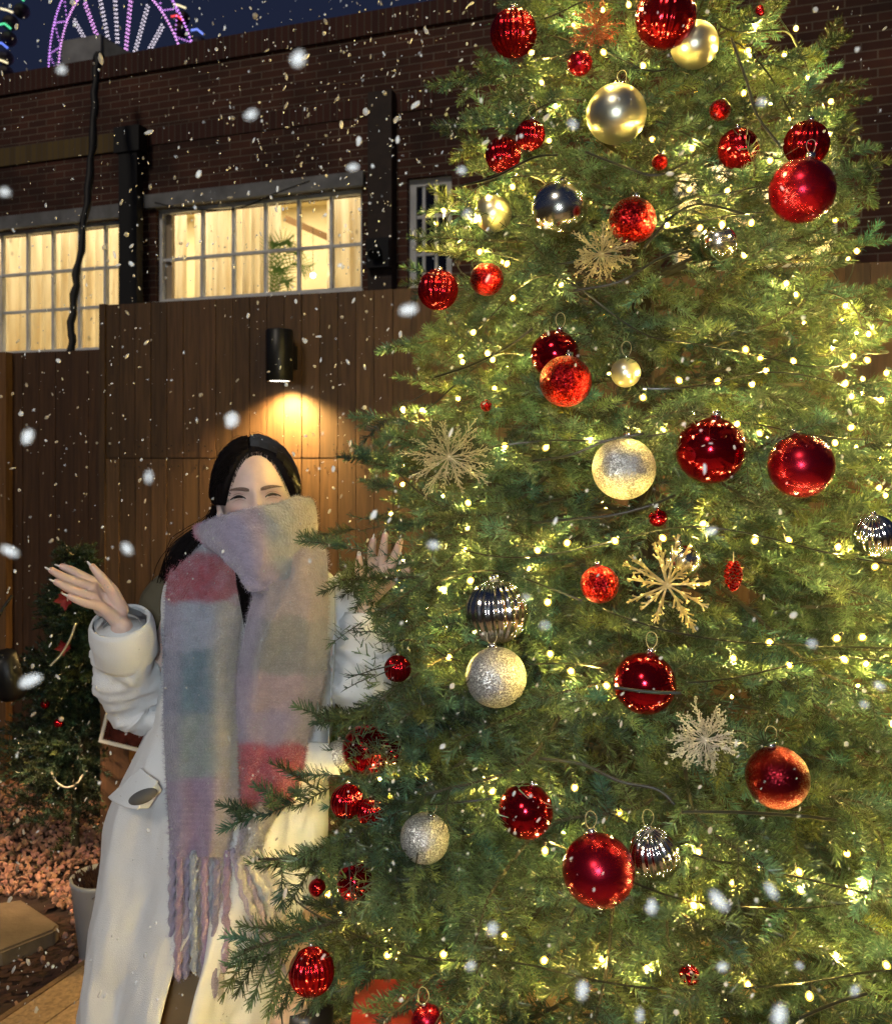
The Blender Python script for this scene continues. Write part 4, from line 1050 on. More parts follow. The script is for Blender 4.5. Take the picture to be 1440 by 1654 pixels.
Rh = np.array(Matrix.Rotation(math.radians(11.0), 3, 'Z') @ Matrix.Rotation(math.radians(-4.0), 3, 'Y') @ Matrix.Rotation(math.radians(3.0), 3, 'X'))
# head coordinates: x to the image right, f forward, z up
def hw(x, f, z):
    p = np.stack([np.asarray(x, float) + 0 * np.asarray(z, float), -np.asarray(f, float) + 0 * np.asarray(z, float), np.asarray(z, float) + 0 * np.asarray(x, float)], -1)
    return p @ Rh.T + HC
HA, HB, HCz = 0.0745, 0.094, 0.114
g2 = lambda x, z, cx, cz, sx, sz: np.exp(-((x - cx) / sx) ** 2 / 2 - ((z - cz) / sz) ** 2 / 2)
def Dface(x, z):
    d = 0.0
    for s in (-1, 1):
        d = d - 0.0085 * g2(x, z, s * 0.034, 0.000, 0.016, 0.010)        # sockets
        d = d + 0.0048 * g2(x, z, s * 0.034, -0.0015, 0.0125, 0.0060)     # lids
        d = d + 0.0040 * g2(x, z, s * 0.032, 0.018, 0.020, 0.007)       # brow ridge
        d = d + 0.0095 * g2(x, z, s * 0.041, -0.028, 0.019, 0.014) - 0.0012 * g2(x, z, s * 0.034, -0.0125, 0.016, 0.0022)       # raised cheeks
        d = d + 0.0050 * g2(x, z, s * 0.0095, -0.041, 0.0055, 0.006)      # nostrils
    d = d + 0.0215 * g2(x, z, 0, -0.034, 0.0078, 0.0090) + 0.0155 * g2(x, z, 0, -0.016, 0.0070, 0.018)   # nose
    d = d + 0.007 * g2(x, z, 0, -0.066, 0.020, 0.006) - 0.003 * g2(x, z, 0, -0.0655, 0.02, 0.0014)      # mouth
    d = d + 0.006 * g2(x, z, 0, -0.098, 0.018, 0.012)
    d = d + 0.004 * g2(x, z, 0, 0.045, 0.05, 0.03)
    return d
def jaw(z): return 1 - 0.26 * sm(-z, 0.015, 0.105)
def fsurf(x, z, off=0.0):
    x = np.asarray(x, float); z = np.asarray(z, float)
    q = np.clip(1 - (x / (HA * jaw(z))) ** 2 - (z / HCz) ** 2, 0.02, 1)
    return HB * np.sqrt(q) + Dface(x, z) + off
def headfn(D):
    z = D[:, 2] * HCz; k = jaw(z); x = D[:, 0] * HA * k; f = -D[:, 1] * HB
    f = f + Dface(x, z) * sm(-D[:, 1], 0.05, 0.35)
    return np.stack([x, -f, z], -1)
def fpt(x, z): return hw(x, fsurf(x, z), z) - pbase
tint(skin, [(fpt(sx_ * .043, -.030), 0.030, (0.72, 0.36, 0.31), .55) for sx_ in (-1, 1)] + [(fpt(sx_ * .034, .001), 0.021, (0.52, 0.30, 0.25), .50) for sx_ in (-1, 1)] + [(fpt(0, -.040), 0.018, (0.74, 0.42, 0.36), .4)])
mb = MB()
mb.sphere((0, 0, 0), 1, 160, 120, headfn)
mb.v[-1] = mb.v[-1] @ Rh.T + HC
def cone(a, b, ra, rb):
    a = np.asarray(a, float); b = np.asarray(b, float)
    mb.tube([a, a + (b - a) * .5, b], [ra, (ra + rb) / 2, rb], 14); mb.sphere(a, ra, 14, 10); mb.sphere(b, rb, 14, 10)
def chain(pts, rs):
    for i in range(len(pts) - 1): cone(pts[i], pts[i + 1], rs[i], rs[i + 1])
nb_ = hw(0, -0.015, -0.08)
chain([nb_, P(408, 905, 0.02), P(405, 960, 0.01)], [0.050, 0.052, 0.07])
chain([P(405, 975, 0.0), P(402, 1100, 0.0), P(400, 1240, 0.0)], [0.105, 0.095, 0.115])
cone(P(320, 960, 0), P(490, 960, 0), 0.05, 0.05)
for s in (-1, 1):
    x0 = pbase[0] + s * 0.085
    chain([(x0, PY, 0.86), (x0 + s * .005, PY - .01, 0.48), (x0 + s * .01, PY + .01, 0.11)], [0.085, 0.055, 0.036])
    cone((x0 + s * .01, PY + .02, 0.055), (x0 + s * .02, PY - 0.15, 0.045), 0.035, 0.028)
# right arm (image left): shoulder, elbow, wrist
chain([P(310, 965, 0.0), P(228, 1135, 0.0), P(205, 1050, -0.10), P(197, 1015, -0.135)], [0.045, 0.036, 0.027, 0.0225])
# hand, image left
def hand(W_, mc, tips, thumb, rs=(0.0104, 0.0090, 0.0070)):
    """W_ wrist, mc four knuckles, tips list of (pip, dip, tip), thumb chain"""
    for i, k in enumerate(mc):
        W2 = W_ + (k - W_) * 0.15
        cone(W2, k, 0.0175, 0.0105)
    for i in range(3): cone(mc[i], mc[i + 1], 0.0105, 0.0105)
    c_ = (W_ * 1.2 + mc[1] + mc[2]) / 3.2
    mb.sphere(c_, (0.026, 0.014, 0.026), 16, 12)
    for i in range(4):
        chain([mc[i], *tips[i]], [0.0108, rs[0] * (0.9 if i == 3 else 1), rs[1] * (0.88 if i == 3 else 1), rs[2] * (0.9 if i == 3 else 1)])
    chain(thumb, [0.0165, 0.0125, 0.0098, 0.0068])
h = lambda u, v, d: at(u, v, PY - 0.15 + d)
Wr = h(199, 1010, 0.02)
mcR = [h(156, 943, 0.035), h(151, 951, 0.015), h(153, 964, -0.003), h(160, 978, -0.018)]
tipR = [[h(133, 931, 0.020), h(115, 921, 0.008), h(100, 915, 0.00)],
        [h(122, 940, -0.005), h(100, 931, -0.02), h(83, 921, -0.03)],
        [h(126, 957, -0.025), h(107, 948, -0.035), h(91, 940, -0.045)],
        [h(138, 974, -0.035), h(124, 969, -0.045), h(112, 963, -0.05)]]
thR = [h(195, 985, 0.02), h(182, 955, 0.005), h(163, 932, -0.012), h(149, 915, -0.018)]
hand(Wr, mcR, tipR, thR)
# left arm and hand (image right), behind the outer twigs
chain([P(500, 965, 0.0), P(575, 1115, 0.0), P(585, 1040, -0.02), P(590, 985, -0.02)], [0.045, 0.036, 0.027, 0.0225])
h2 = lambda u, v, d: at(u, v, PY - 0.02 + d)
Wl = h2(594, 968, 0.0)
mcL = [h2(603, 922, 0.02), h2(615, 921, 0.0), h2(627, 925, -0.015), h2(637, 934, -0.03)]
tipL = [[h2(600, 900, 0.0), h2(600, 886, -0.01), h2(603, 872, -0.02)], [h2(618, 896, -0.01), h2(620, 880, -0.02), h2(622, 864, -0.03)],
        [h2(636, 902, -0.025), h2(642, 888, -0.035), h2(646, 874, -0.045)], [h2(655, 924, -0.035), h2(668, 915, -0.04), h2(682, 907, -0.045)]]
thL = [h2(590, 955, -0.01), h2(583, 938, -0.03), h2(580, 918, -0.045), h2(580, 900, -0.05)]
hand(Wl, mcL, tipL, thL)
for tp_ in tipR + tipL + [thR, thL]: tint(skin, [(tp_[-1] - pbase, 0.016, (0.76, 0.42, 0.37), .6)])
for kp_ in mcR + [t_[0] for t_ in tipR]: tint(skin, [(kp_ - pbase, 0.012, (0.70, 0.38, 0.31), .45)])
# ear
for s in (-1, 1):
    e = hw(s * 0.077, -0.004, -0.018); mb.sphere(e, (0.008, 0.016, 0.028), 16, 12, M=Rh)
    e = hw(s * 0.078, 0.002, -0.038); mb.sphere(e, (0.007, 0.009, 0.011), 12, 8)
body = mb.build('body', skin, person, True, base=pbase)
rm_ = body.modifiers.new('r', 'REMESH'); rm_.mode = 'VOXEL'; rm_.voxel_size = 0.0026; rm_.use_smooth_shade = True
s_ = body.modifiers.new('s', 'SMOOTH'); s_.iterations = 3; s_.factor = 0.5
bpy.context.view_layer.update(); apply_mods(body)

# nails
nail = mat('nail_varnish', (0.85, 0.80, 0.78), 0.15, spec=0.8)
for tp in (tipR + [[thR[1], thR[2], thR[3]]], tipL + [[thL[1], thL[2], thL[3]]]):
    for q in tp:
        d = q[2] - q[1]; d /= np.linalg.norm(d); up = np.array([0, -0.35, -1.0]) if tp[0] is tipR[0] else np.array([0, -0.5, 1.0]); sd = np.cross(d, up); sd /= np.linalg.norm(sd); up = np.cross(sd, d)
        c = q[2] + d * 0.0055 + up * 0.0015
        nbm = MB(); nbm.sphere(c, 1, 12, 8, lambda D: D * np.array([0.0098, 0.0046, 0.0022]), M=np.stack([d, sd, up], 1))
        nbm.build('fingernail', nail, body, True, base=pbase)

# face details, laid on the face
def patch(name, xs, zf, hh, m, off, n=24):
    """xs x positions, zf centre line, hh half heights"""
    k = 5; G = []
    for t in np.linspace(-1, 1, k):
        z = zf + t * hh; G.append(hw(xs, fsurf(xs, z, off + 0.0007 * (1 - t * t)), z))
    q = MB(); q.grid(np.array(G)); return q.build(name, m, body, True, base=pbase)
lash_m = mat('lash', (0.010, 0.007, 0.006), 0.5); brow_m = mat('brow_hair', (0.17, 0.105, 0.08), 0.8, var=0.3, vscale=300)
eye_m = mat('eye_dark', (0.02, 0.012, 0.010), 0.06, spec=1.0); sclera = mat('eye_white', (0.62, 0.55, 0.52), 0.2)
lid_m = mat('lid_shade', (0.36, 0.20, 0.155), 0.6)
for s in (-1, 1):
    xe, ze = s * 0.0345, -0.0035
    t = np.linspace(-1, 1, 25); xs = xe + 0.0150 * t
    arc = ze + 0.0066 * (1 - t ** 2) - 0.0010 * t * s
    patch('eye', xs * 1.0, arc - 0.0008, 0.0011 * np.sqrt(np.clip(1 - t ** 2, 0.0, 1)), sclera, 0.0022)
    t2 = np.linspace(-1, 1, 13); patch('iris', xe + 0.0090 * t2, np.interp(xe + .0090 * t2, xs, arc) - 0.0008, 0.0014 * np.sqrt(np.clip(1 - t2 ** 2, .05, 1)), eye_m, 0.0030)
    xo = xs + s * 0.0025 * (t * s > 0.5) * (t * s - 0.5) * 2
    patch('eyelashes', xo, arc + 0.0016 - 0.0012 * np.clip(t * s - .6, 0, 1), 0.0017 * (1 - 0.45 * t ** 2) + 0.0003, lash_m, 0.0032)
    patch('eyelid_crease', xs * 1.0, arc + 0.0065, 0.0006 * (1 - t ** 2) + 0.0001, lid_m, 0.0020)
    patch('lower_lid', xs * 0.98, arc - 0.0058, 0.0004 * (1 - t ** 2) + 0.0001, lid_m, 0.0020)
    xb = s * np.linspace(0.0115, 0.057, 25); tb = np.linspace(0, 1, 25)
    patch('eyebrow', xb, 0.0165 + 0.0050 * np.sin(tb * np.pi * 0.85) - 0.0035 * tb, (0.0040 * (1 - tb ** 2.0) + 0.0004) * sm(tb, -0.25, .2), brow_m, 0.0018)
patch('lips', np.linspace(-0.024, 0.024, 25), np.full(25, -0.067), 0.006 * (1 - np.linspace(-1, 1, 25) ** 2), mat('lip', (0.5, 0.16, 0.14), 0.35), 0.002)
q = MB(); q.sphere(hw(-0.0835, 0.006, -0.040), 0.0032, 12, 8); q.build('earring', mat('earring_metal', (.85, .85, .85), 0.1, 1.0), body, True, base=pbase)

# hair
hair_m, nt, b = nodes_of('black_hair'); L = nt.links.new
b.inputs['Base Color'].default_value = (0.007, 0.005, 0.005, 1); b.inputs['Roughness'].default_value = 0.6; b.inputs['Specular IOR Level'].default_value = 0.07
HH = [None]
def hairR(D):
    """surface of the hair (or just under the skin where there is none) for unit directions D (x, -f, z)"""
    base = headfn(D); x, f, z = base[:, 0], -base[:, 1], base[:, 2]
    xx = x + 0.006
    zh = 0.088 - 56.7 * np.abs(x - 0.006) ** 2.33 - 2.4 * np.maximum(0, -0.004 - f)
    H = sm(z - zh, -0.001, 0.013); H = H * (1 - sm(np.abs(x), .052, .062) * sm(-z, .010, .020) * sm(f, -.034, -.022)); HH[0] = H
    ang = np.arctan2(D[:, 0] + 0.05, D[:, 2] + 0.2)
    gr = 0.0022 * vnoise(D[:, 1] * 26 + 5 + ang * 1.5, ang * 3.0) + 0.0011 * vnoise(D[:, 1] * 70 + 9 + ang * 3, ang * 5 + 3)
    part = -0.0030 * np.exp(-(xx / 0.0035) ** 2) * sm(z, 0.06, 0.1)
    thk = 0.0085 + 0.003 * sm(z - zh, 0.01, 0.05) + 0.0065 * sm(np.abs(D[:, 0]), 0.35, 0.95) + 0.006 * sm(D[:, 1], 0.1, 0.8) + gr * sm(z - zh, 0.008, 0.03) + part
    return base * (0.955 + 0.045 * H)[:, None] + D * (H * thk)[:, None]
q = MB(); q.sphere((0, 0, 0), 1, 220, 150, hairR); q.v[-1] = q.v[-1] @ Rh.T + HC
hair = q.build('hair', hair_m, body, True, base=pbase)
hr = np.random.default_rng(21)
def strand(pts, r0=0.00055, n=16):
    q.tube(cr(pts, n), np.linspace(r0, r0 * .4, n), 3, caps=False)
q = MB()
for s in (-1, 1):
    for i in range(1700):
        t = hr.random(); a = math.radians(28 + 118 * t)          # along the parting, front to back
        d0 = np.array([-0.07 + s * 0.03, -math.cos(a), math.sin(a)])
        k = hr.random()
        d1 = np.array([s * (0.72 + .1 * k), -math.cos(a) * .75 - 0.0, math.sin(a) * 0.62]); d2 = np.array([s * 0.98, 0.05 + 0.35 * k - 0.25 * (1 - t), 0.10 - 0.25 * k]); d3 = np.array([s * 0.55, 0.85, -0.28 - .1 * k])
        Dd = cr([d0, d1, d2, d3], 14); Dd /= np.linalg.norm(Dd, axis=1)[:, None]
        X = hairR(Dd); ok_ = HH[0] > 0.75
        if not ok_[-1] or ok_.sum() < 6: continue
        i0 = len(ok_) - int(np.argmin(ok_[::-1])) if not ok_.all() else 0
        if len(ok_) - i0 < 5: continue
        X, Dd = X[i0:], Dd[i0:]
        X = X + Dd * (0.0004 + 0.0036 * hr.random()); X = X @ Rh.T + HC
        q.tube(X, 0.00065, 3, caps=False)
for i in range(520):   # fine short hairs along the hairline
    xx = hr.uniform(-.062, .072); zz_ = 0.088 - 56.7 * abs(xx - 0.006) ** 2.33
    if zz_ < -.01: continue
    out = np.array([xx - .006, 0, zz_ + .02]); out /= np.linalg.norm(out); sw = hr.normal(0, .25); o2 = np.array([out[0] + sw * out[2], 0, out[2] - sw * out[0]])
    pts = []
    for t in (-0.003 - .004 * hr.random(), 0.006, 0.016):
        X_, Z_ = xx + out[0] * t * .6 + o2[0] * max(t, 0) * .5, zz_ + out[2] * t * .6 + o2[2] * max(t, 0) * .5
        pts.append(hw(X_, fsurf(X_, Z_, 0.0006 + (0.0055 if t > .01 else 0.003 if t > 0 else 0)), Z_))
    q.tube(cr(pts, 6), 0.00028, 3, caps=False)
for i in range(46):   # flyaways
    a = hr.uniform(0, np.pi); d = np.array([math.cos(a), hr.uniform(-.2, .4), abs(math.sin(a))]); d /= np.linalg.norm(d)
    d2 = d + hr.normal(0, .22, 3); d2 /= np.linalg.norm(d2); d3 = d2 + hr.normal(0, .25, 3); d3 /= np.linalg.norm(d3)
    X = np.array([hairR(d[None])[0], hairR(d2[None])[0] * (1 + hr.uniform(.02, .09)), hairR(d3[None])[0] * (1 + hr.uniform(.0, .12))]) @ Rh.T + HC
    q.tube(cr(X, 9), 0.00032, 3, caps=False)
hair_l = mat('hair_sheen', (0.012, 0.009, 0.008), 0.42, spec=0.13, var=.5, vscale=60); q.build('loose_hair', hair_l, hair, base=pbase)
q = MB()
for i in range(230):   # tail of hair coming over the shoulder
    a, b2 = hr.normal(0, 1, 2); j = lambda s: hr.normal(0, s)
    X = [P(352 + 4 * a, 820 + 5 * b2, 0.035), P(340 + 5 * a, 846 + 5 * b2, 0.0), P(312 + 9 * a, 872 + 7 * b2, -0.03), P(287 + 10 * a, 905 + 10 * b2, -0.035 + .01 * j(1)), P(276 + 10 * a, 950 + 10 * j(1), 0.02)]
    q.tube(cr(X, 14), 0.0009, 3, caps=False)
for i in range(90):
    a = hr.normal(0, 1); b2 = hr.normal(0, 1)
    X = [P(356 + 5 * a, 850, 0.02), P(384 + 4 * a, 905, -0.125), P(392 + 4 * a, 945 + 4 * b2, -0.155), P(399 + 3 * a, 990 + 9 * b2, -0.15)]
    q.tube(cr(X, 12), 0.0009, 3, caps=False)
q.build('long_hair', hair_m, hair, base=pbase)
q = MB()
for i in range(9):
    q.tube(cr([P(348 + i, 812, 0.0), P(345 - i * .8, 835, -0.03), P(338 + 2 * i, 862, -0.04)], 10), 0.0005, 3, caps=False)
q.build('side_wisp', hair_m, hair, base=pbase)

# ---- coat
wool = mat('white_wool', (0.74, 0.74, 0.73), 0.85, bump=0.3, bscale=500, var=0.05, vscale=12, sheen=0.25)
lin = mat('coat_lining', (0.42, 0.30, 0.13), 0.6)
olive = mat('olive_shaded_wool', (0.085, 0.072, 0.042), 0.85, bump=0.2, bscale=300)  # shade on the white upper arm, painted in as olive brown
coat_rows = [ # v, left, right, half depth
 (893, 372, 440, 0.060), (905, 340, 474, 0.085), (918, 300, 515, 0.10), (935, 274, 540, 0.108), (965, 266, 547, 0.115), (1040, 264, 545, 0.120), (1110, 262, 541, 0.122), (1160, 250, 536, 0.126),
 (1215, 222, 530, 0.135), (1265, 196, 531, 0.145), (1310, 180, 530, 0.150), (1400, 169, 518, 0.158), (1480, 158, 478, 0.165), (1560, 149, 448, 0.172), (1650, 139, 432, 0.18), (1690, 135, 428, 0.182)]
cro = cr(np.array(coat_rows), 90)
na = 160; A_ = np.linspace(0, 2 * np.pi, na)     # 0 = front (towards camera)
G = []
for i, (v, ul, ur, hd) in enumerate(cro):
    # front opening below the scarf
    gap = 0.15 * sm(v, 1380, 1500)
    a = -np.pi * 0 + gap * 0.9 + (2 * np.pi - 1.5 * gap) * (A_ / (2 * np.pi)) + 0.10
    xl, xr = P(ul, v)[0], P(ur, v)[0]; xc, hwid = (xl + xr) / 2, (xr - xl) / 2
    sn, cs = np.sin(a), np.cos(a)
    e = 2 / 2.35
    X = xc + hwid * np.sign(sn) * np.abs(sn) ** e; Y = PY - hd * np.sign(cs) * np.abs(cs) ** e
    k = sm(v, 1000, 1600)
    fold = 0.020 * k * np.sin(a * 5 + 0.8 * vnoise(np.full(na, v * .004), a * 2) + 0.5) + 0.008 * vnoise(a * 3.2 + v * 0.0035, np.full(na, v * 0.006)) + 0.007 * vnoise(a * 6 + v * .004, np.full(na, v * 0.018)) + 0.004 * vnoise(a * 13 - v * .01, np.full(na, v * 0.03))
    fold *= sm(v, 900, 960)
    X = X + fold * sn * .6; Y = Y - fold * cs
    z = P(0, v)[2]
    zz = np.full(na, z)
    if v > 1600: zz = zz + 0.025 * sm(v, 1600, 1650) * (np.sin(a) > 0) * 1.0
    G.append(np.stack([X, Y, zz], -1))
q = MB(); q.grid(np.array(G)[:, ::-1]); coat = q.build('coat', [wool, lin], person, True, base=pbase)
so = coat.modifiers.new('s', 'SOLIDIFY'); so.thickness = 0.006; so.offset = -1; so.material_offset = 1; so.material_offset_rim = 0
apply_mods(coat)

def sleeve(name, pts, rs, m, cuff=True, fold=0.004, seed=0):
    n = 70; C = cr(pts, n); R_ = np.interp(np.linspace(0, 1, n), np.linspace(0, 1, len(rs)), rs)
    if cuff:   # turn the end inwards: rim, then inner wall
        T = C[-1] - C[-2]; T /= np.linalg.norm(T)
        C = np.vstack([C, C[-1] + T * .002, C[-1] - T * .004, C[-1] - T * .03, C[-1] - T * .07]); R_ = np.concatenate([R_, [R_[-1] - .002, R_[-1] - .008, R_[-1] - .010, R_[-1] - .014]])
    def prof(i, a):
        t = i / n
        return 1 + (fold * (np.sin(a * 3 + t * 9 + seed) * 1.2 + 2.2 * vnoise(a * 1.3 + t * 7 + seed, np.full(len(a), t * 16)) + 1.0 * vnoise(a * 3 + seed, np.full(len(a), t * 30)))) / 0.06
    q = MB(); q.tube(C, R_, 40, caps=not cuff, prof=prof); return q.build(name, m, coat, True, base=pbase)
sleeve('sleeve', [P(262, 1118, 0.0), P(245, 1146, -0.005), P(219, 1132, -0.02), P(207, 1090, -0.06), P(201, 1045, -0.105), P(196, 1010, -0.13)], [0.030, 0.048, 0.061, 0.065, 0.059, 0.052], wool, seed=1, fold=0.0045)
q = MB()   # turned back cuff
n = 26; C = cr([P(205, 1062, -0.09), P(200, 1030, -0.118), P(195, 1002, -0.137)], n); Rr = np.interp(np.linspace(0, 1, n), [0, .12, .5, .9, 1], [0.058, 0.064, 0.066, 0.062, 0.057])
q.tube(C, Rr, 40, caps=False, prof=lambda i, a: 1 + 0.05 * vnoise(a * 1.4 + i * .05, np.full(len(a), i * .12))); cf = q.build('cuff', wool, coat, True, base=pbase)
so = cf.modifiers.new('s', 'SOLIDIFY'); so.thickness = 0.005; so.offset = -1; apply_mods(cf)
q = MB(); q.tube(cr([P(204, 1055, -0.10), P(200, 1030, -0.122), P(197, 1012, -0.14)], 10), [0.033, 0.034, 0.036, 0.036, 0.036, 0.037, 0.037, 0.037, 0.037, 0.036], 28, caps=False)
ic = q.build('knit_cuff', mat('knit', (0.72, 0.70, 0.66), 0.9, bump=.6, bscale=600), coat, True, base=pbase)
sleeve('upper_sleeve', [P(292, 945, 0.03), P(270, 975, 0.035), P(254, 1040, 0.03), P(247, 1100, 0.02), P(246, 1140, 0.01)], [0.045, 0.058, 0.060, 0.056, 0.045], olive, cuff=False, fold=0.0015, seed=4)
# stitched seams: front edge, sleeve cuffs
def seam(pts, nm='seam'):
    q = MB(); q.tube(cr(pts, 40), 0.0011, 5); return q.build(nm, mat('seam_thread', (0.45, 0.44, 0.42), .9), coat, True, base=pbase)
seam([P(541, 945, -0.09), P(541, 1040, -0.085), P(536, 1120, -0.08), P(531, 1190, -0.085), P(530, 1260, -0.09)])
coat.children and tag([c for c in coat.children if c.name.startswith('upper_sleeve')][0], 'white coat upper sleeve with its shade painted olive brown')
sleeve('sleeve', [P(520, 950, 0.03), P(552, 985, 0.03), P(572, 1060, 0.02), P(580, 1105, 0.0), P(588, 1085, -0.03), P(592, 1040, -0.03), P(594, 990, -0.03)], [0.050, 0.062, 0.066, 0.068, 0.066, 0.062, 0.050], wool, seed=7, fold=0.0045)
# pocket flaps
def flap(pts, m, name, thick=0.006, bulge=0.0):
    G = []
    (a, b, c, d) = [np.asarray(x, float) for x in pts]   # a top left, b top right, c bottom right, d bottom left
    n = 16
    for t in np.linspace(0, 1, n):
        l, r = a + (d - a) * t, b + (c - b) * t
        row = l[None] + (r - l)[None] * np.linspace(0, 1, n)[:, None]
        s = np.linspace(0, 1, n); row[:, 1] -= bulge * 4 * s * (1 - s) * (0.3 + 0.7 * t)
        G.append(row)
    q = MB(); q.grid(np.array(G)); o = q.build(name, m, coat, True, base=pbase)
    so = o.modifiers.new('s', 'SOLIDIFY'); so.thickness = thick; so.offset = 1; so2 = o.modifiers.new('b', 'BEVEL'); so2.width = 0.002; so2.segments = 2; apply_mods(o); return o
flap([P(226, 1240, -0.145), P(256, 1262, -0.165), P(222, 1308, -0.185), P(173, 1288, -0.13)], wool, 'pocket_flap', bulge=0.012)
flap([P(254, 1264, -0.166), P(262, 1276, -0.150), P(240, 1306, -0.165), P(224, 1307, -0.182)], wool, 'pocket_flap')
q = MB(); q.sphere(P(231, 1287, -0.180), (0.031, 0.010, 0.0135), 20, 12, M=np.array(Matrix.Rotation(math.radians(-22), 3, 'Y'))); q.build('pocket_shade', mat('pocket_shade_dark', (0.10, 0.095, 0.09), 0.9), coat, True, base=pbase)  # solid dark ellipsoid painted as the shade inside the pocket
flap([P(486, 1196, -0.11), P(530, 1200, -0.085), P(551, 1254, -0.095), P(484, 1246, -0.125)], wool, 'pocket_flap', bulge=0.008)
# skirt and boots under the coat
G = []
for v, r in zip(np.linspace(1330, 1646, 24), np.linspace(0.13, 0.155, 24)):
    a = np.linspace(0, 2 * np.pi, 61); f = 1 + 0.05 * np.sin(a * 7 + v * .004) + .04 * vnoise(a * 3, np.full(61, v * .01)); c = P(345, v, 0.02)
    G.append(np.stack([c[0] + r * f * np.sin(a) * .85, c[1] - r * f * np.cos(a) * .62, np.full(61, c[2])], -1))
q = MB(); q.grid(np.array(G)); q.build('skirt', mat('beige_skirt', (0.30, 0.20, 0.10), 0.85, var=.15, bump=.2), person, True, base=pbase)
G = []
for v, w in zip(np.linspace(1480, 1641, 14), np.linspace(0.050, 0.056, 14)):
    a = np.linspace(0, 2 * np.pi, 41); c = P(392, v, -0.05); G.append(np.stack([c[0] + w * np.sin(a) * (1 + .08 * np.sin(3 * a)), c[1] - .5 * w * np.cos(a), np.full(41, c[2])], -1))
q = MB(); q.grid(np.array(G)); o = q.build('coat_hem', wool, coat, True, base=pbase); so = o.modifiers.new('s', 'SOLIDIFY'); so.thickness = 0.005; apply_mods(o)
for s in (-1, 1):
    x0 = pbase[0] + s * 0.095 + 0.03
    q = MB(); q.tube(cr([(x0, PY, 0.42), (x0, PY, 0.25), (x0, PY + .01, 0.10), (x0, PY - 0.0, 0.06)], 14), np.linspace(0.062, 0.05, 14), 20); q.sphere((x0, PY - 0.07, 0.048), (0.047, 0.12, 0.042), 20, 12)
    bo = q.build('boot', mat('black_leather', (0.012, 0.011, 0.011), 0.35), person, True, base=pbase)
    q = MB(); q.box((x0, PY - .06, 0.012), (0.09, 0.25, 0.02)); q.build('sole', M['black_metal'], bo, base=pbase)

# ---- scarf
mo = mat('mohair', (0.5, 0.45, 0.45), 0.95, attr=True, var=0.13, vscale=55, bump=0.9, bscale=190, sheen=0.5)
DKs = 1
ROSE = np.array([0.33, 0.075, 0.10]); LIL = np.array([0.32, 0.28, 0.37]); TEAL = np.array([0.165, 0.235, 0.275]); SAGE = np.array([0.27, 0.31, 0.29]); MAUV = np.array([0.31, 0.22, 0.31])
BEI = np.array([0.46, 0.40, 0.31]); TAN = np.array([0.43, 0.34, 0.29]); OLV = np.array([0.30, 0.275, 0.23]); CRM = np.array([0.58, 0.52, 0.43]); GRB = np.array([0.33, 0.36, 0.42]); PCH = np.array([0.46, 0.34, 0.33])
def bands(v, lst, soft=8):
    """lst: [(colour, v_end)...]"""
    v = np.asarray(v, float); c = np.broadcast_to(lst[0][0], v.shape + (3,)).copy()
    for k in range(1, len(lst)):
        w = sm(v, lst[k - 1][1] - soft, lst[k - 1][1] + soft)[..., None]; c = c * (1 - w) + lst[k][0] * w
    return c
DK = 0.82
def mixc(c, d, w): w = np.asarray(w)[..., None]; return c * (1 - w) + np.asarray(d) * w
def colB(u, v, s):
    v2 = v + 9 * vnoise(u * .05, v * .05); s = s + .04 * vnoise(v * .04, u * .03)
    c = bands(v2, [(GRB, 897), (ROSE, 970), (GRB * 0.95 + LIL * .05, 1050), (TEAL, 1156), (SAGE, 1256), (MAUV, 1500)])
    rose = (sm(v2, 892, 902) * (1 - sm(v2, 965, 975)))
    c = mixc(c, LIL * .95, (1 - sm(s, .12, .32)) * .65 * (1 - rose)); c = mixc(c, BEI, sm(s, .55, .80) * .80 * (1 - rose * .8))
    return mixc(c, LIL * 1.1, .15 * (vnoise(u * .12, v * .12) > .2))
def colC(u, v, s):
    v2 = v + 9 * vnoise(u * .05 + 9, v * .05)
    c = bands(v2, [(TAN, 1000), (OLV, 1090), (PCH, 1150), (PCH * .5 + LIL * .5, 1203), (ROSE * 1.05, 1303), (CRM, 1600)])
    rose = (sm(v2, 1198, 1208) * (1 - sm(v2, 1298, 1308)))
    c = mixc(c, LIL, (1 - sm(s, .08, .3)) * .75 * (1 - rose)); return mixc(c, BEI * 1.05, sm(s, .72, .85) * .45 * (1 - rose))
def colA(u, v, s):
    c = bands(u + 8 * vnoise(v * .03, u * .02) - (v - 850) * .25, [(ROSE * 1.2 + LIL * .3, 328), (LIL, 398), (PCH * .8 + LIL * .2, 428), (BEI * .55 + SAGE * .45, 470), (BEI * .9, 560)], 11)
    return mixc(c, LIL, .35 * sm(v, 905, 925) * (1 - sm(u, 420, 470)))
def fuzz(q, V, Nn, C, n, r, ln=0.0085):
    i = r.integers(0, len(V), n); p = V[i] + r.normal(0, .0015, (n, 3)); d = Nn[i] * 1.0 + r.normal(0, .75, (n, 3)); d /= np.linalg.norm(d, axis=1)[:, None]
    w = np.cross(d, r.standard_normal((n, 3))); w /= np.linalg.norm(w, axis=1)[:, None]; L_ = ln * r.uniform(.4, 1.3, (n, 1))
    T = np.stack([p - w * .00035, p + w * .00035, p + d * L_], 1).reshape(-1, 3)
    q.add(T, None, np.arange(3 * n).reshape(-1, 3), np.repeat(np.clip(C[i] * 1.22, 0, 1), 3, 0))
fzr = np.random.default_rng(33)
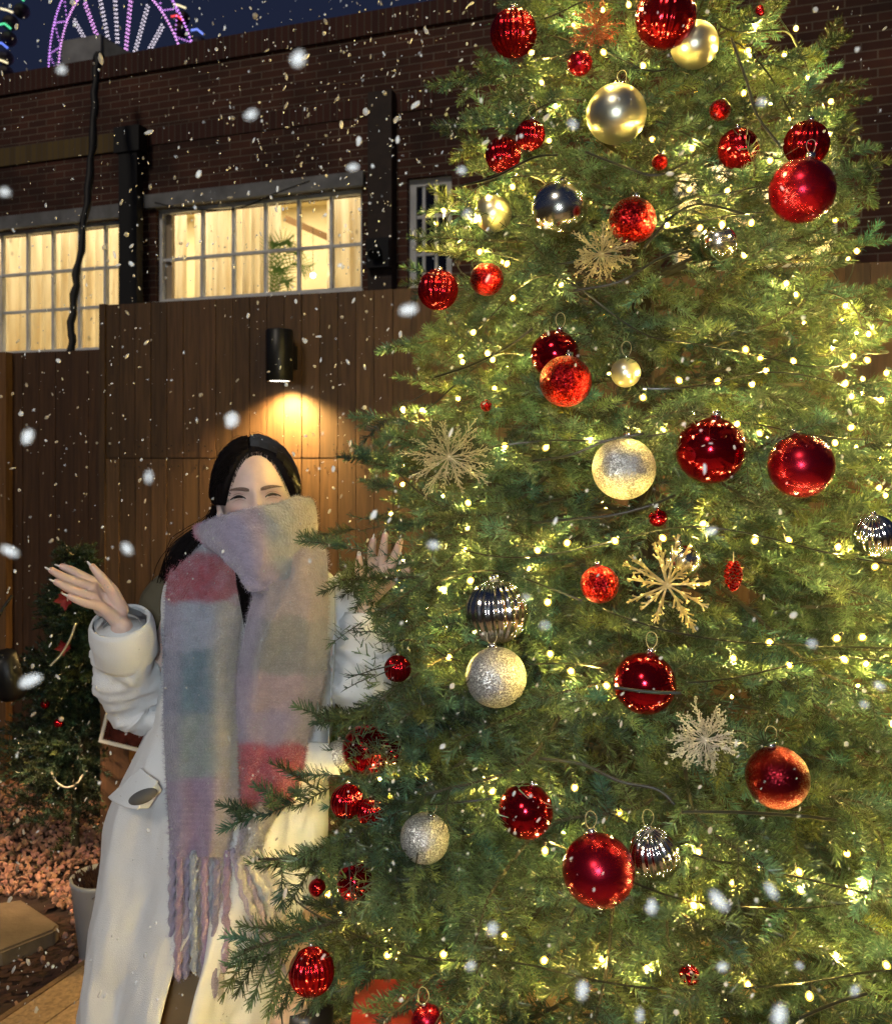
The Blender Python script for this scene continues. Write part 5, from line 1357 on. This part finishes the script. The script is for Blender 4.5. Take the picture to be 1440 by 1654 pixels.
def sheet(name, rows, colf, parent, thick=0.013, m=40, n=110, waves=(0.006, 9, 0), nf=30000, stepfn=None):
    """rows: (uL, vL, dyL, uR, vR, dyR, bulge)"""
    Rw_ = cr(np.array(rows, float), n); s = np.linspace(0, 1, m)
    Fr, Bk, UV = [], [], []
    for i, (ul, vl, dl, ur, vr, dr, bu) in enumerate(Rw_):
        u = ul + (ur - ul) * s; v = vl + (vr - vl) * s
        dy = dl + (dr - dl) * s - bu * 4 * s * (1 - s)
        dy = dy + waves[0] * np.sin(s * waves[1] + i * .025 + waves[2]) * (0.5 + 0.5 * i / n) + 0.004 * vnoise(u * .05, v * .04 + waves[2])
        if stepfn is not None: dy = dy + stepfn(u, v)
        edge = np.sqrt(np.clip(1 - (2 * s - 1) ** 8, 0, 1))
        f = np.stack([P(a, b, c) for a, b, c in zip(u, v, dy - thick / 2 * edge)]); k = np.stack([P(a, b, c) for a, b, c in zip(u, v, dy + thick / 2 * edge)])
        Fr.append(f); Bk.append(k); UV.append(np.stack([u, v, s], -1))
    Fr, Bk, UV = map(np.array, (Fr, Bk, UV)); C = colf(UV[..., 0], UV[..., 1], UV[..., 2])
    G = np.concatenate([Fr, Bk[:, ::-1]], 1); CC = np.concatenate([C, C[:, ::-1]], 1)
    q = MB(); q.grid(G, CC, closed=True)
    nr = np.cross(np.gradient(Fr, axis=1).reshape(-1, 3), np.gradient(Fr, axis=0).reshape(-1, 3)); nr /= np.linalg.norm(nr, axis=1)[:, None] + 1e-9
    nr *= -np.sign(nr[:, 1:2] + 1e-9)
    fuzz(q, Fr.reshape(-1, 3), nr, C.reshape(-1, 3), nf, fzr)
    for e in (slice(0, 3), slice(m - 3, m)):
        Ve = Fr[:, e].reshape(-1, 3); sg = np.array([-1.0 if e.start == 0 else 1.0, -.3, 0]); fuzz(q, Ve, np.tile(sg, (len(Ve), 1)), C[:, e].reshape(-1, 3), 1800, fzr, .008)
    return q.build(name, mo, parent, True, base=pbase)

# neck wrap
na, nk = 150, 30
aa = np.linspace(-np.pi, np.pi, na + 1)[:-1]; kk = np.linspace(0, 2 * np.pi, nk + 1)[:-1]
G = np.zeros((na, nk, 3)); UU = np.zeros((na, nk)); VV = np.zeros((na, nk)); Nr = np.zeros((na, nk, 3))
for i, a in enumerate(aa):
    u = 413 + 87 * math.sin(a); back = math.cos(a) < 0
    vt = np.interp(u, [326, 345, 375, 415, 450, 480, 500], [848, 838, 828, 817, 812, 801, 806]); vb = np.interp(u, [326, 345, 365, 385, 402, 425, 450, 480, 500], [868, 887, 904, 928, 955, 958, 949, 935, 922])
    w = sm(-math.cos(a), -0.1, 0.5); vt = vt * (1 - w) + 862 * w; vb = vb * (1 - w) + 915 * w
    rad = 0.118 + (0.152 - 0.118) * max(0, math.cos(a)) ** 0.8
    for j, k in enumerate(kk):
        ck, sk_ = math.cos(k), math.sin(k)
        v = (vt + vb) / 2 - (vb - vt) / 2 * np.sign(sk_) * abs(sk_) ** .75
        up_ = (1 + sk_) / 2
        fold = 0.013 * vnoise(u * .035 + v * .02, v * .075 - u * .03) + 0.004 * vnoise(u * .08, v * .15) if ck > 0 else 0
        rr = rad + 0.018 * np.sign(ck) * abs(ck) ** .8 + fold - 0.010 * up_ * max(0, math.cos(a)) + 0.012 * math.sin(min(max(up_, 0), 1) * math.pi) * (ck > 0)
        Yw = 2.01 - rr * math.cos(a); xw = (u - 720) / F * (2.01 - rad * math.cos(a)) + (0.018 * np.sign(ck) * abs(ck) ** .8) * math.sin(a)
        zw = CAMZ + (HOR - v) / F * Yw
        G[i, j] = (xw, Yw, zw); UU[i, j] = u; VV[i, j] = v; Nr[i, j] = (math.sin(a) * ck, -math.cos(a) * ck, sk_)
CA = colA(UU, VV, 0)
q = MB(); q.add(G.reshape(-1, 3), [[((i) % na) * nk + j, ((i + 1) % na) * nk + j, ((i + 1) % na) * nk + (j + 1) % nk, (i % na) * nk + (j + 1) % nk] for i in range(na) for j in range(nk)], None, CA.reshape(-1, 3))
fuzz(q, G.reshape(-1, 3), Nr.reshape(-1, 3), CA.reshape(-1, 3), 26000, fzr, .006)
scarf = q.build('scarf', mo, person, True, base=pbase)

sheet('scarf_end', [ # image left, over the shoulder
 (352, 842, 0.06, 372, 862, 0.0, 0.0), (318, 864, 0.03, 385, 885, -0.06, 0.02), (292, 888, 0.0, 392, 915, -0.10, 0.03), (275, 918, -0.035, 392, 950, -0.125, 0.035),
 (268, 955, -0.07, 390, 985, -0.14, 0.03), (265, 1010, -0.10, 387, 1025, -0.145, 0.022), (264, 1060, -0.115, 383, 1065, -0.148, 0.02), (264, 1110, -0.125, 381, 1115, -0.15, 0.018),
 (264, 1160, -0.132, 384, 1165, -0.152, 0.016), (266, 1220, -0.14, 387, 1222, -0.156, 0.014), (270, 1290, -0.148, 386, 1290, -0.162, 0.012), (275, 1385, -0.158, 368, 1385, -0.170, 0.010)],
 colB, scarf, waves=(0.0070, 12, 0.4), nf=34000)
def lap(u, v):   # diagonal fold of the right end
    ue = np.interp(v, [930, 945, 1040, 1080, 1125], [472, 462, 420, 412, 411]); return -0.026 * sm(u, ue - 3, ue + 4) * (1 - sm(v, 1100, 1150))
sheet('scarf_end', [ # image right
 (400, 925, -0.13, 520, 872, -0.03, 0.04), (403, 950, -0.145, 528, 900, -0.05, 0.045), (401, 985, -0.150, 530, 960, -0.08, 0.04), (394, 1025, -0.152, 529, 1015, -0.10, 0.034), (385, 1068, -0.155, 527, 1065, -0.11, 0.028),
 (381, 1110, -0.157, 522, 1112, -0.118, 0.024), (382, 1160, -0.160, 510, 1162, -0.125, 0.02), (386, 1205, -0.162, 495, 1203, -0.132, 0.018), (388, 1250, -0.165, 489, 1245, -0.138, 0.016), (390, 1292, -0.168, 472, 1288, -0.145, 0.014),
 (392, 1320, -0.170, 447, 1314, -0.15, 0.012), (388, 1350, -0.172, 430, 1345, -0.155, 0.01), (380, 1385, -0.176, 418, 1380, -0.165, 0.006)], colC, scarf, waves=(0.0070, 11, 2.0), nf=34000, stepfn=lap)
def tassel(pts, r, col, seed):
    r_ = np.random.default_rng(seed); n = 60; C = cr(pts, n); C[:, 0] += 0.0018 * vnoise(np.arange(n) * .16, np.full(n, seed * 1.7)); C[:, 1] += 0.002 * vnoise(np.arange(n) * .13, np.full(n, seed * 2.7))
    q = MB(); Rr = r * np.interp(np.linspace(0, 1, n), [0, .1, .9, .97, 1], [.8, 1, 1.02, .9, .4])
    prof = lambda i, a: 1 + 0.24 * np.cos(2 * (a - i * 0.42))
    cc = np.clip(np.asarray(col) * (1 + 0.1 * r_.standard_normal()), 0, 1)
    q.tube(C, Rr, 10, col=cc, prof=prof)
    V = q.v[-1]; i0 = np.repeat(C, 10, 0); Nn = V[:n * 10] - i0; Nn /= np.linalg.norm(Nn, axis=1)[:, None] + 1e-9
    fuzz(q, V[:n * 10], Nn, np.broadcast_to(cc, (n * 10, 3)), 1500, fzr, .005)
    q.build('tassel', mo, scarf, True, base=pbase)
fr1 = [(279, 276, 1578), (290, 288, 1585), (301, 298, 1581), (312, 314, 1572), (322, 325, 1581), (332, 329, 1600), (341, 343, 1564), (350, 346, 1612), (359, 355, 1612), (366, 361, 1572)]
fc = [LIL, MAUV, LIL * .9, GRB, BEI * .9, MAUV, GRB, LIL, CRM * .8, MAUV * 1.1]
for k, (u0, u1, ve) in enumerate(fr1):
    d = -0.162 - 0.010 * (k % 2)
    tassel([P(u0, 1374, d), P((u0 * .7 + u1 * .3) + 1.5 * math.sin(k), 1440, d - 0.004), P((u0 + u1) / 2 - 2 * math.sin(k * 2), 1510, d), P(u1, ve, d + .003)], 0.0072, fc[k], k + 1)
fr2 = [([(384, 1370), (400, 1420), (430, 1490), (462, 1582)], PCH * .6 + LIL * .4), ([(392, 1368), (412, 1410), (436, 1450), (438, 1495)], CRM), ([(376, 1372), (395, 1450), (420, 1510), (440, 1580)], LIL),
       ([(400, 1365), (425, 1420), (446, 1500), (452, 1560)], CRM * .8), ([(412, 1370), (430, 1410), (452, 1450), (456, 1500)], CRM * .8), ([(386, 1375), (392, 1420), (416, 1500), (403, 1560)], CRM * .9), ([(436, 1492), (430, 1520), (422, 1550), (418, 1582)], CRM * .8 + LIL * .2)]
for k, (pp, c) in enumerate(fr2):
    tassel([P(u, v, -0.168 - 0.006 * (k % 3)) for u, v in pp], 0.0072, c, k + 30)
# ------------------------------------------------------------------ left corner: small tree, post, planter, spotlight
sY = 3.95; sx0 = at(122, 0, sY)[0]
st = empty('small_tree', (sx0, sY, -0.05)); tag(st, 'small dark feathery conifer with bead garland and tiny red baubles behind the raised hand', 'tree')
OC_C = OC_C[:0]; OC_R = OC_R[:0]; OC_K = OC_K[:0]; OC_D = OC_D[:0]
def clear(P, pad=1.0, rnd=None): return np.ones(len(P), bool)
r = np.random.default_rng(77); nd = Needles(); n = 2400
zt = 1.22; t = r.random(n) ** 0.8; zz = 0.08 + t * (zt - 0.1); Rm = 0.285 * (1 - t) ** 0.75 * (0.75 + 0.35 * np.sin(zz * 21)) + 0.02
aa = r.uniform(0, 6.28, n); k = r.uniform(.1, .75, n)
A = np.stack([sx0 + Rm * k * np.cos(aa), sY + Rm * k * np.sin(aa), zz], -1)
D = np.stack([np.cos(aa), np.sin(aa), r.normal(0.35, .35, n)], -1) + r.normal(0, .25, (n, 3)); D /= np.linalg.norm(D, axis=1)[:, None]
nd.twigs(A, D, np.maximum(Rm * (1.05 - k * .6), 0.05) + r.uniform(0, .04, n), 0.024, 260, r, 0.0022)
nd.build('crown', st, (sx0, sY, -0.05), (needle_mat('cedar_leaf', (0.018, 0.042, 0.026), (0.038, 0.060, 0.026), .2), M['stem']), None)
mb = MB(); mb.tube([(sx0, sY, -.08), (sx0, sY, 1.1)], [0.018, 0.005], 8); mb.build('trunk', M['stem'], st, base=(sx0, sY, -.05))
for u, v, rp, lb in ((73, 1138, 7, 'tiny red bauble at the left edge of the small dark conifer'), (95, 1168, 7.5, 'tiny red bauble lower and further right on the small dark conifer')):
    c = at(u, v, sY - .22); rr = rp / F * c[1]; root = empty('christmas_bauble', c); tag(root, lb, 'bauble', 'baubles on the small conifer')
    mb = MB(); mb.sphere(c, rr, 20, 14); mb.build('ball', M['red_shiny'], root, True, base=c)
    mb = MB(); mb.tube([c + [0, 0, rr * .95], c + [0, 0, rr * 1.3]], rr * .18, 8); mb.build('cap', M['cap'], root, base=c)
for k_, (pts, lb) in enumerate(((((122, 1008), (112, 1035), (98, 1058), (82, 1075)), 'short string of pale beads hanging high on the small dark conifer'), (((82, 1245), (92, 1264), (108, 1272), (124, 1266), (134, 1252)), 'string of pale beads looping low on the small dark conifer'))):
    C = cr([at(u, v, sY - .24) for u, v in pts], 34); root = empty('bead_garland', C[0]); tag(root, lb, 'garland', 'bead garlands on the small conifer')
    mb = MB()
    for c in C: mb.sphere(c, 0.0048, 8, 6)
    mb.build('beads', mat('pearl_bead', (.7, .68, .55), .2, .5), root, True, base=C[0])
    mb = MB(); mb.tube(C, 0.001, 4); mb.build('thread', M['loop'], root, base=C[0])
for (u, v), rr, lb in (((106, 968), 0.045, 'dark red fabric poinsettia on the small conifer just under the raised hand'), ((103, 1046), 0.034, 'dark red fabric poinsettia beside the high bead string')):
    c = at(u, v, sY - .2); root = empty('poinsettia', c); tag(root, lb, 'flower', 'poinsettias on the small conifer'); pm_ = mat('red_petal', (0.20, 0.008, 0.010), .6, var=.3)
    for i in range(9):
        a = i * 2.4; l = rr * (1 - .25 * (i % 2)); d = np.array([math.cos(a), -.35, math.sin(a)]); s_ = np.array([-math.sin(a), 0, math.cos(a)]) * l * .3
        mb = MB(); mb.add([c, c + d * l * .5 + s_, c + d * l, c + d * l * .5 - s_, c + d * l * .5 + [0, .004, 0]], [[0, 1, 2, 4], [0, 4, 2, 3]]); mb.build('petal', pm_, root, base=c)

pz = at(162, 0, 3.75)[0]; pz1 = at(208, 0, 3.75)[0]; pst = empty('wooden_post', ((pz + pz1) / 2, 3.8, -0.08))
tag(pst, 'brown wooden post standing in the gravel behind the woman', 'post')
w2_ = (pz1 - pz) / 2; q = MB(); q.bx(-w2_, w2_, -.05, .06, 0, 0.86, col=(0.085, 0.044, 0.021)); q.build('shaft', M['wood'], pst)
c = at(205, 1184, 3.66); sg = empty('small_sign', c, 0.0); sg.rotation_euler = (0, math.radians(14), 0); tag(sg, 'small dark picture in a pale metal frame on the wooden post', 'sign')
q = MB(); W2, H2 = 0.085, 0.045
q.bx(-W2, W2, -.014, .006, -H2 - .012, -H2); q.bx(-W2, W2, -.014, .006, H2, H2 + .012); q.bx(-W2 - .012, -W2, -.014, .006, -H2 - .012, H2 + .012); q.bx(W2, W2 + .012, -.014, .006, -H2 - .012, H2 + .012); q.build('frame', M['wframe'], sg)
q = MB(); q.bx(-W2, W2, -.004, .004, -H2, H2); q.build('picture', mat('dark_picture', (0.05, 0.012, 0.010), .25, var=.8, vscale=25), sg)

c = at(166, 1518, 3.10); c[2] = -0.055; pl = empty('planter', c); tag(pl, 'white round planter with dry brown plant standing beside the wooden post', 'planter')
prof = [(0.0, 0), (0.068, 0), (0.074, 0.006), (0.101, 0.245), (0.104, 0.25), (0.104, 0.262), (0.096, 0.262), (0.092, 0.235), (0.0, 0.232)]
a = np.linspace(0, 2 * np.pi, 41)[:-1]; G = np.array([[[p * math.cos(t_), p * math.sin(t_), z_] for t_ in a] for p, z_ in prof])
q = MB(); q.grid(G, closed=True); q.build('pot', mat('white_glaze', (0.36, 0.38, 0.41), 0.35, var=.1, bump=.1), pl, True)
q = MB(); r = np.random.default_rng(8)
for i in range(420):
    aa_, rr = r.uniform(0, 6.28), 0.085 * math.sqrt(r.random()); p = np.array([rr * math.cos(aa_), rr * math.sin(aa_), 0.235]); d = r.normal(0, .35, 3) + [math.cos(aa_) * .3, math.sin(aa_) * .3, .8]; d *= r.uniform(.015, .05); w = r.normal(0, .005, 3)
    q.add([p - w, p + w, p + d * .6 + w, p + d], [[0, 1, 2, 3]])
q.build('dry_plant', mat('dry_leaf', (0.055, 0.022, 0.014), .9, var=.4, vscale=60), pl)

c = at(12, 1085, 3.35); sp = empty('garden_spotlight', c); tag(sp, 'black spotlight at the left border shining on the gravel', 'spotlight')
tg = np.array([-1.55, 3.75, -0.05]); d = tg - c; d /= np.linalg.norm(d)
q = MB(); q.tube([c - d * .07, c + d * .07, c + d * .095], [0.045, 0.047, 0.052], 20); q.build('head', M['black_metal'], sp, True, base=c)
q = MB(); q.tube([c - d * .05, c + np.array([-.13, 0.06, -.05]), c + np.array([-.18, 0.08, -.3]), (c[0] - .18, c[1] + .08, -.07)], 0.012, 8); q.build('stake', M['black_metal'], sp, True, base=c)
q = MB(); q.tube(cr([c - d * .07, c + [-.05, 0, .07], c + [-.06, .05, .18], c + [-.03, .1, .26]], 12), 0.006, 6); q.build('cord', M['dark'], sp, True, base=c)
l = lamp('garden_spotlight_light', 'SPOT', c + d * .10, 42, (1.0, 0.62, 0.34), spot_size=math.radians(84), spot_blend=0.8, shadow_soft_size=0.03)
l.rotation_euler = Vector(d).to_track_quat('-Z', 'Y').to_euler()
l.location = tuple(d * .10); l.parent = sp

# ------------------------------------------------------------------ falling snow
snow_m = mat('snow_flake', (0.80, 0.79, 0.76), 0.8)
def thin(m, k):
    nt = m.node_tree; t = N(nt, 'ShaderNodeBsdfTransparent'); x = N(nt, 'ShaderNodeMixShader'); x.inputs[0].default_value = k
    nt.links.new(t.outputs[0], x.inputs[1]); nt.links.new(nt.nodes['Principled BSDF'].outputs[0], x.inputs[2]); nt.links.new(x.outputs[0], nt.nodes['Material Output'].inputs[0])
thin(snow_m, 0.55)
near_m = mat('soft_flake', (0.80, 0.79, 0.76), 0.8); thin(near_m, 0.28)
bmv = bmesh.new(); bmesh.ops.create_icosphere(bmv, subdivisions=2, radius=1); SV = np.array([v.co[:] for v in bmv.verts]); SF = np.array([[v.index for v in f.verts] for f in bmv.faces]); bmv.free()
rs = np.random.default_rng(2024)
flakes = []
def add(u, v, Y, a, b, ang): flakes.append((u, v, Y, a, b, ang))
# large near flakes, as seen in the photo: u, v, length px, width px, tilt
for u, v, ln_, wd, an in [(45, 705, 17, 12, 75), (15, 890, 19, 9, -28), (205, 886, 13, 9, -60), (48, 1100, 26, 13, 25), (375, 678, 18, 16, 80), (240, 770, 12, 6, 85), (482, 95, 16, 15, 60), (660, 500, 19, 12, 10),
                          (1160, 1455, 26, 14, -50), (1245, 1438, 18, 9, -60), (1052, 1465, 16, 12, 80), (940, 1600, 20, 13, 80), (1258, 1640, 24, 14, 75), (1166, 1562, 11, 9, 0), (795, 1500, 12, 9, 80), (1033, 1640, 16, 7, 85),
                          (1148, 858, 12, 8, 20), (1420, 1108, 12, 8, -30), (1395, 1138, 9, 5, -20), (700, 880, 12, 7, -10), (405, 185, 13, 9, 30), (100, 112, 9, 9, 0), (8, 310, 11, 9, 0), (570, 270, 12, 8, 10),
                          (925, 200, 9, 7, -40), (755, 345, 7, 7, 0), (745, 275, 9, 8, 0), (1230, 165, 8, 7, 0), (1310, 1040, 9, 7, 0), (880, 1010, 8, 6, 0), (850, 1025 - 60, 7, 5, 0), (760, 1560, 9, 8, 60), (1290, 1560, 9, 6, -40), (1380, 1600, 10, 7, 60)]:
    Y = rs.uniform(0.34, 0.50); add(u, v, Y, ln_ * .80, wd * .72, an)
# the flurry
n = 3900
while len(flakes) < n:
    u, v = rs.uniform(-20, 1460), rs.uniform(-10, 1670)
    dens = 0.30 + 0.75 * math.exp(-((u - 560) / 240) ** 2 - ((v - 200) / 270) ** 2) + 0.15 * (v > 1100) * (u > 700)
    if 368 < u < 475 and 745 < v < 832: continue
    if u > 650 and v > 250 and rs.random() < .62: continue
    if rs.random() > dens: continue
    Y = rs.choice([rs.uniform(0.8, 1.35), rs.uniform(1.0, 2.0), rs.uniform(2.0, 4.2)], p=[.12, .22, .66])
    if u > 620 and Y > 1.9: Y = rs.uniform(0.8, 1.6) if v > 480 else rs.uniform(0.8, 3.9)
    px = min(6.0, 1.0 * math.exp(rs.normal(0, .62))); el = 1.0 + 2.2 * rs.random() ** 1.5
    add(u, v, Y, px * el ** .6, px / el ** .4, rs.normal(75 if u < 700 else 60, 28))
def flake_geo(f, r):
    u, v, Y, a, b, an = f; c = at(u, v, Y); s = Y / F; t = math.radians(an)
    Vv = SV * (1 + .10 * r.standard_normal((len(SV), 1))) * np.array([a * s, b * s, b * s])
    R_ = np.array([[math.cos(t), 0, -math.sin(t)], [0, 1, 0], [math.sin(t), 0, math.cos(t)]]); return c, Vv @ R_.T
# nothing may sit inside the woman, the tree trunk side, or walls
def okf(f):
    c = at(f[0], f[1], f[2])
    if ((c[0] + .45) / .30) ** 2 + ((c[1] - 2.0) / .25) ** 2 < 1: return False
    if math.hypot(c[0] - TX, c[1] - TY) < TR(c[2]) - 0.04: return False
    return c[1] < 4.1 - .3 * c[0] - .12 and c[2] > 0.02
flakes = [f for f in flakes if okf(f)]
NEAR = {(45, 705): 'big blurred snowflake before the dark fence left of the wall lamp', (15, 890): 'long blurred snowflake at the left border level with the scarf top', (205, 886): 'blurred snowflake just above the thumb of the raised hand',
 (48, 1100): 'biggest blurred snowflake beside the black spotlight at the left border', (375, 678): 'large pale blurred snowflake above the head of the woman', (240, 770): 'soft snowflake before the fence left of the head of the woman',
 (482, 95): 'large blurred snowflake before the top of the brick wall', (660, 500): 'blurred snowflake at the left of the ribbed red bauble on the left edge', (1160, 1455): 'largest blurred streak of snow before the lower right of the tree',
 (1245, 1438): 'thin blurred snowflake right of the largest streak before the tree', (1052, 1465): 'blurred snowflake just below the low ribbed silver bauble', (940, 1600): 'upright blurred snowflake below the biggest red bauble',
 (1258, 1640): 'big upright blurred snowflake cut by the bottom edge on the right', (1166, 1562): 'round soft snowflake above the bottom edge below the largest streak', (795, 1500): 'soft upright snowflake left below the biggest red bauble',
 (700, 880): 'soft snowflake right of the half hidden hand', (1420, 1108): 'soft snowflake at the right border below the ribbed silver bauble', (405, 185): 'soft snowflake before the bricks above the middle window', (100, 112): 'round soft snowflake under the left end of the roof unit', (8, 310): 'soft snowflake above the left window at the border'}
flakes.sort(key=lambda f: -f[3] * f[4])
for f in flakes[:300]:
    c, Vv = flake_geo(f, rs); o = mesh_np('snowflake', Vv, [SF], near_m if f[2] < .52 else snow_m, None, True); o.location = tuple(c)
    tag(o, NEAR.get((f[0], f[1]), 'white snowflake drifting in the air'), 'snowflake', 'snowflakes falling through the night air')
VV_, FF_ = [], []
hv_ = np.array([v.co[:] for v in hair.data.vertices]) + pbase; hv_ = hv_[(hv_[:, 2] > 1.63) & (hv_[:, 1] < 2.02)]
sv_ = np.array([v.co[:] for v in scarf.data.vertices][:4500]) + pbase; sv_ = sv_[sv_[:, 1] < 1.93]
stuck = [hv_[rs.integers(len(hv_))] for _ in range(26)] + [sv_[rs.integers(len(sv_))] + [0, -.004, 0] for _ in range(30)]
for e_ in [c for c in scarf.children if c.name.startswith('scarf_end')]:
    ev = np.array([v.co[:] for v in e_.data.vertices][:8800]) + pbase; stuck += [ev[rs.integers(len(ev))] + [0, -.010, 0] for _ in range(45)]
for i, f in enumerate(flakes[300:]):
    c, Vv = flake_geo(f, rs); VV_.append(Vv + c); FF_.append(SF + i * len(SV))
for j, c in enumerate(stuck):
    VV_.append(SV * rs.uniform(.0007, .0021) * np.array([1, .7, 1.2]) + c + rs.normal(0, .001, 3)); FF_.append(SF + (len(VV_) - 1) * len(SV))
tag(mesh_np('falling_snow', np.concatenate(VV_), [np.concatenate(FF_)], snow_m, None, True), 'many fine snow specks falling all over the yard', 'snow', kind='stuff')
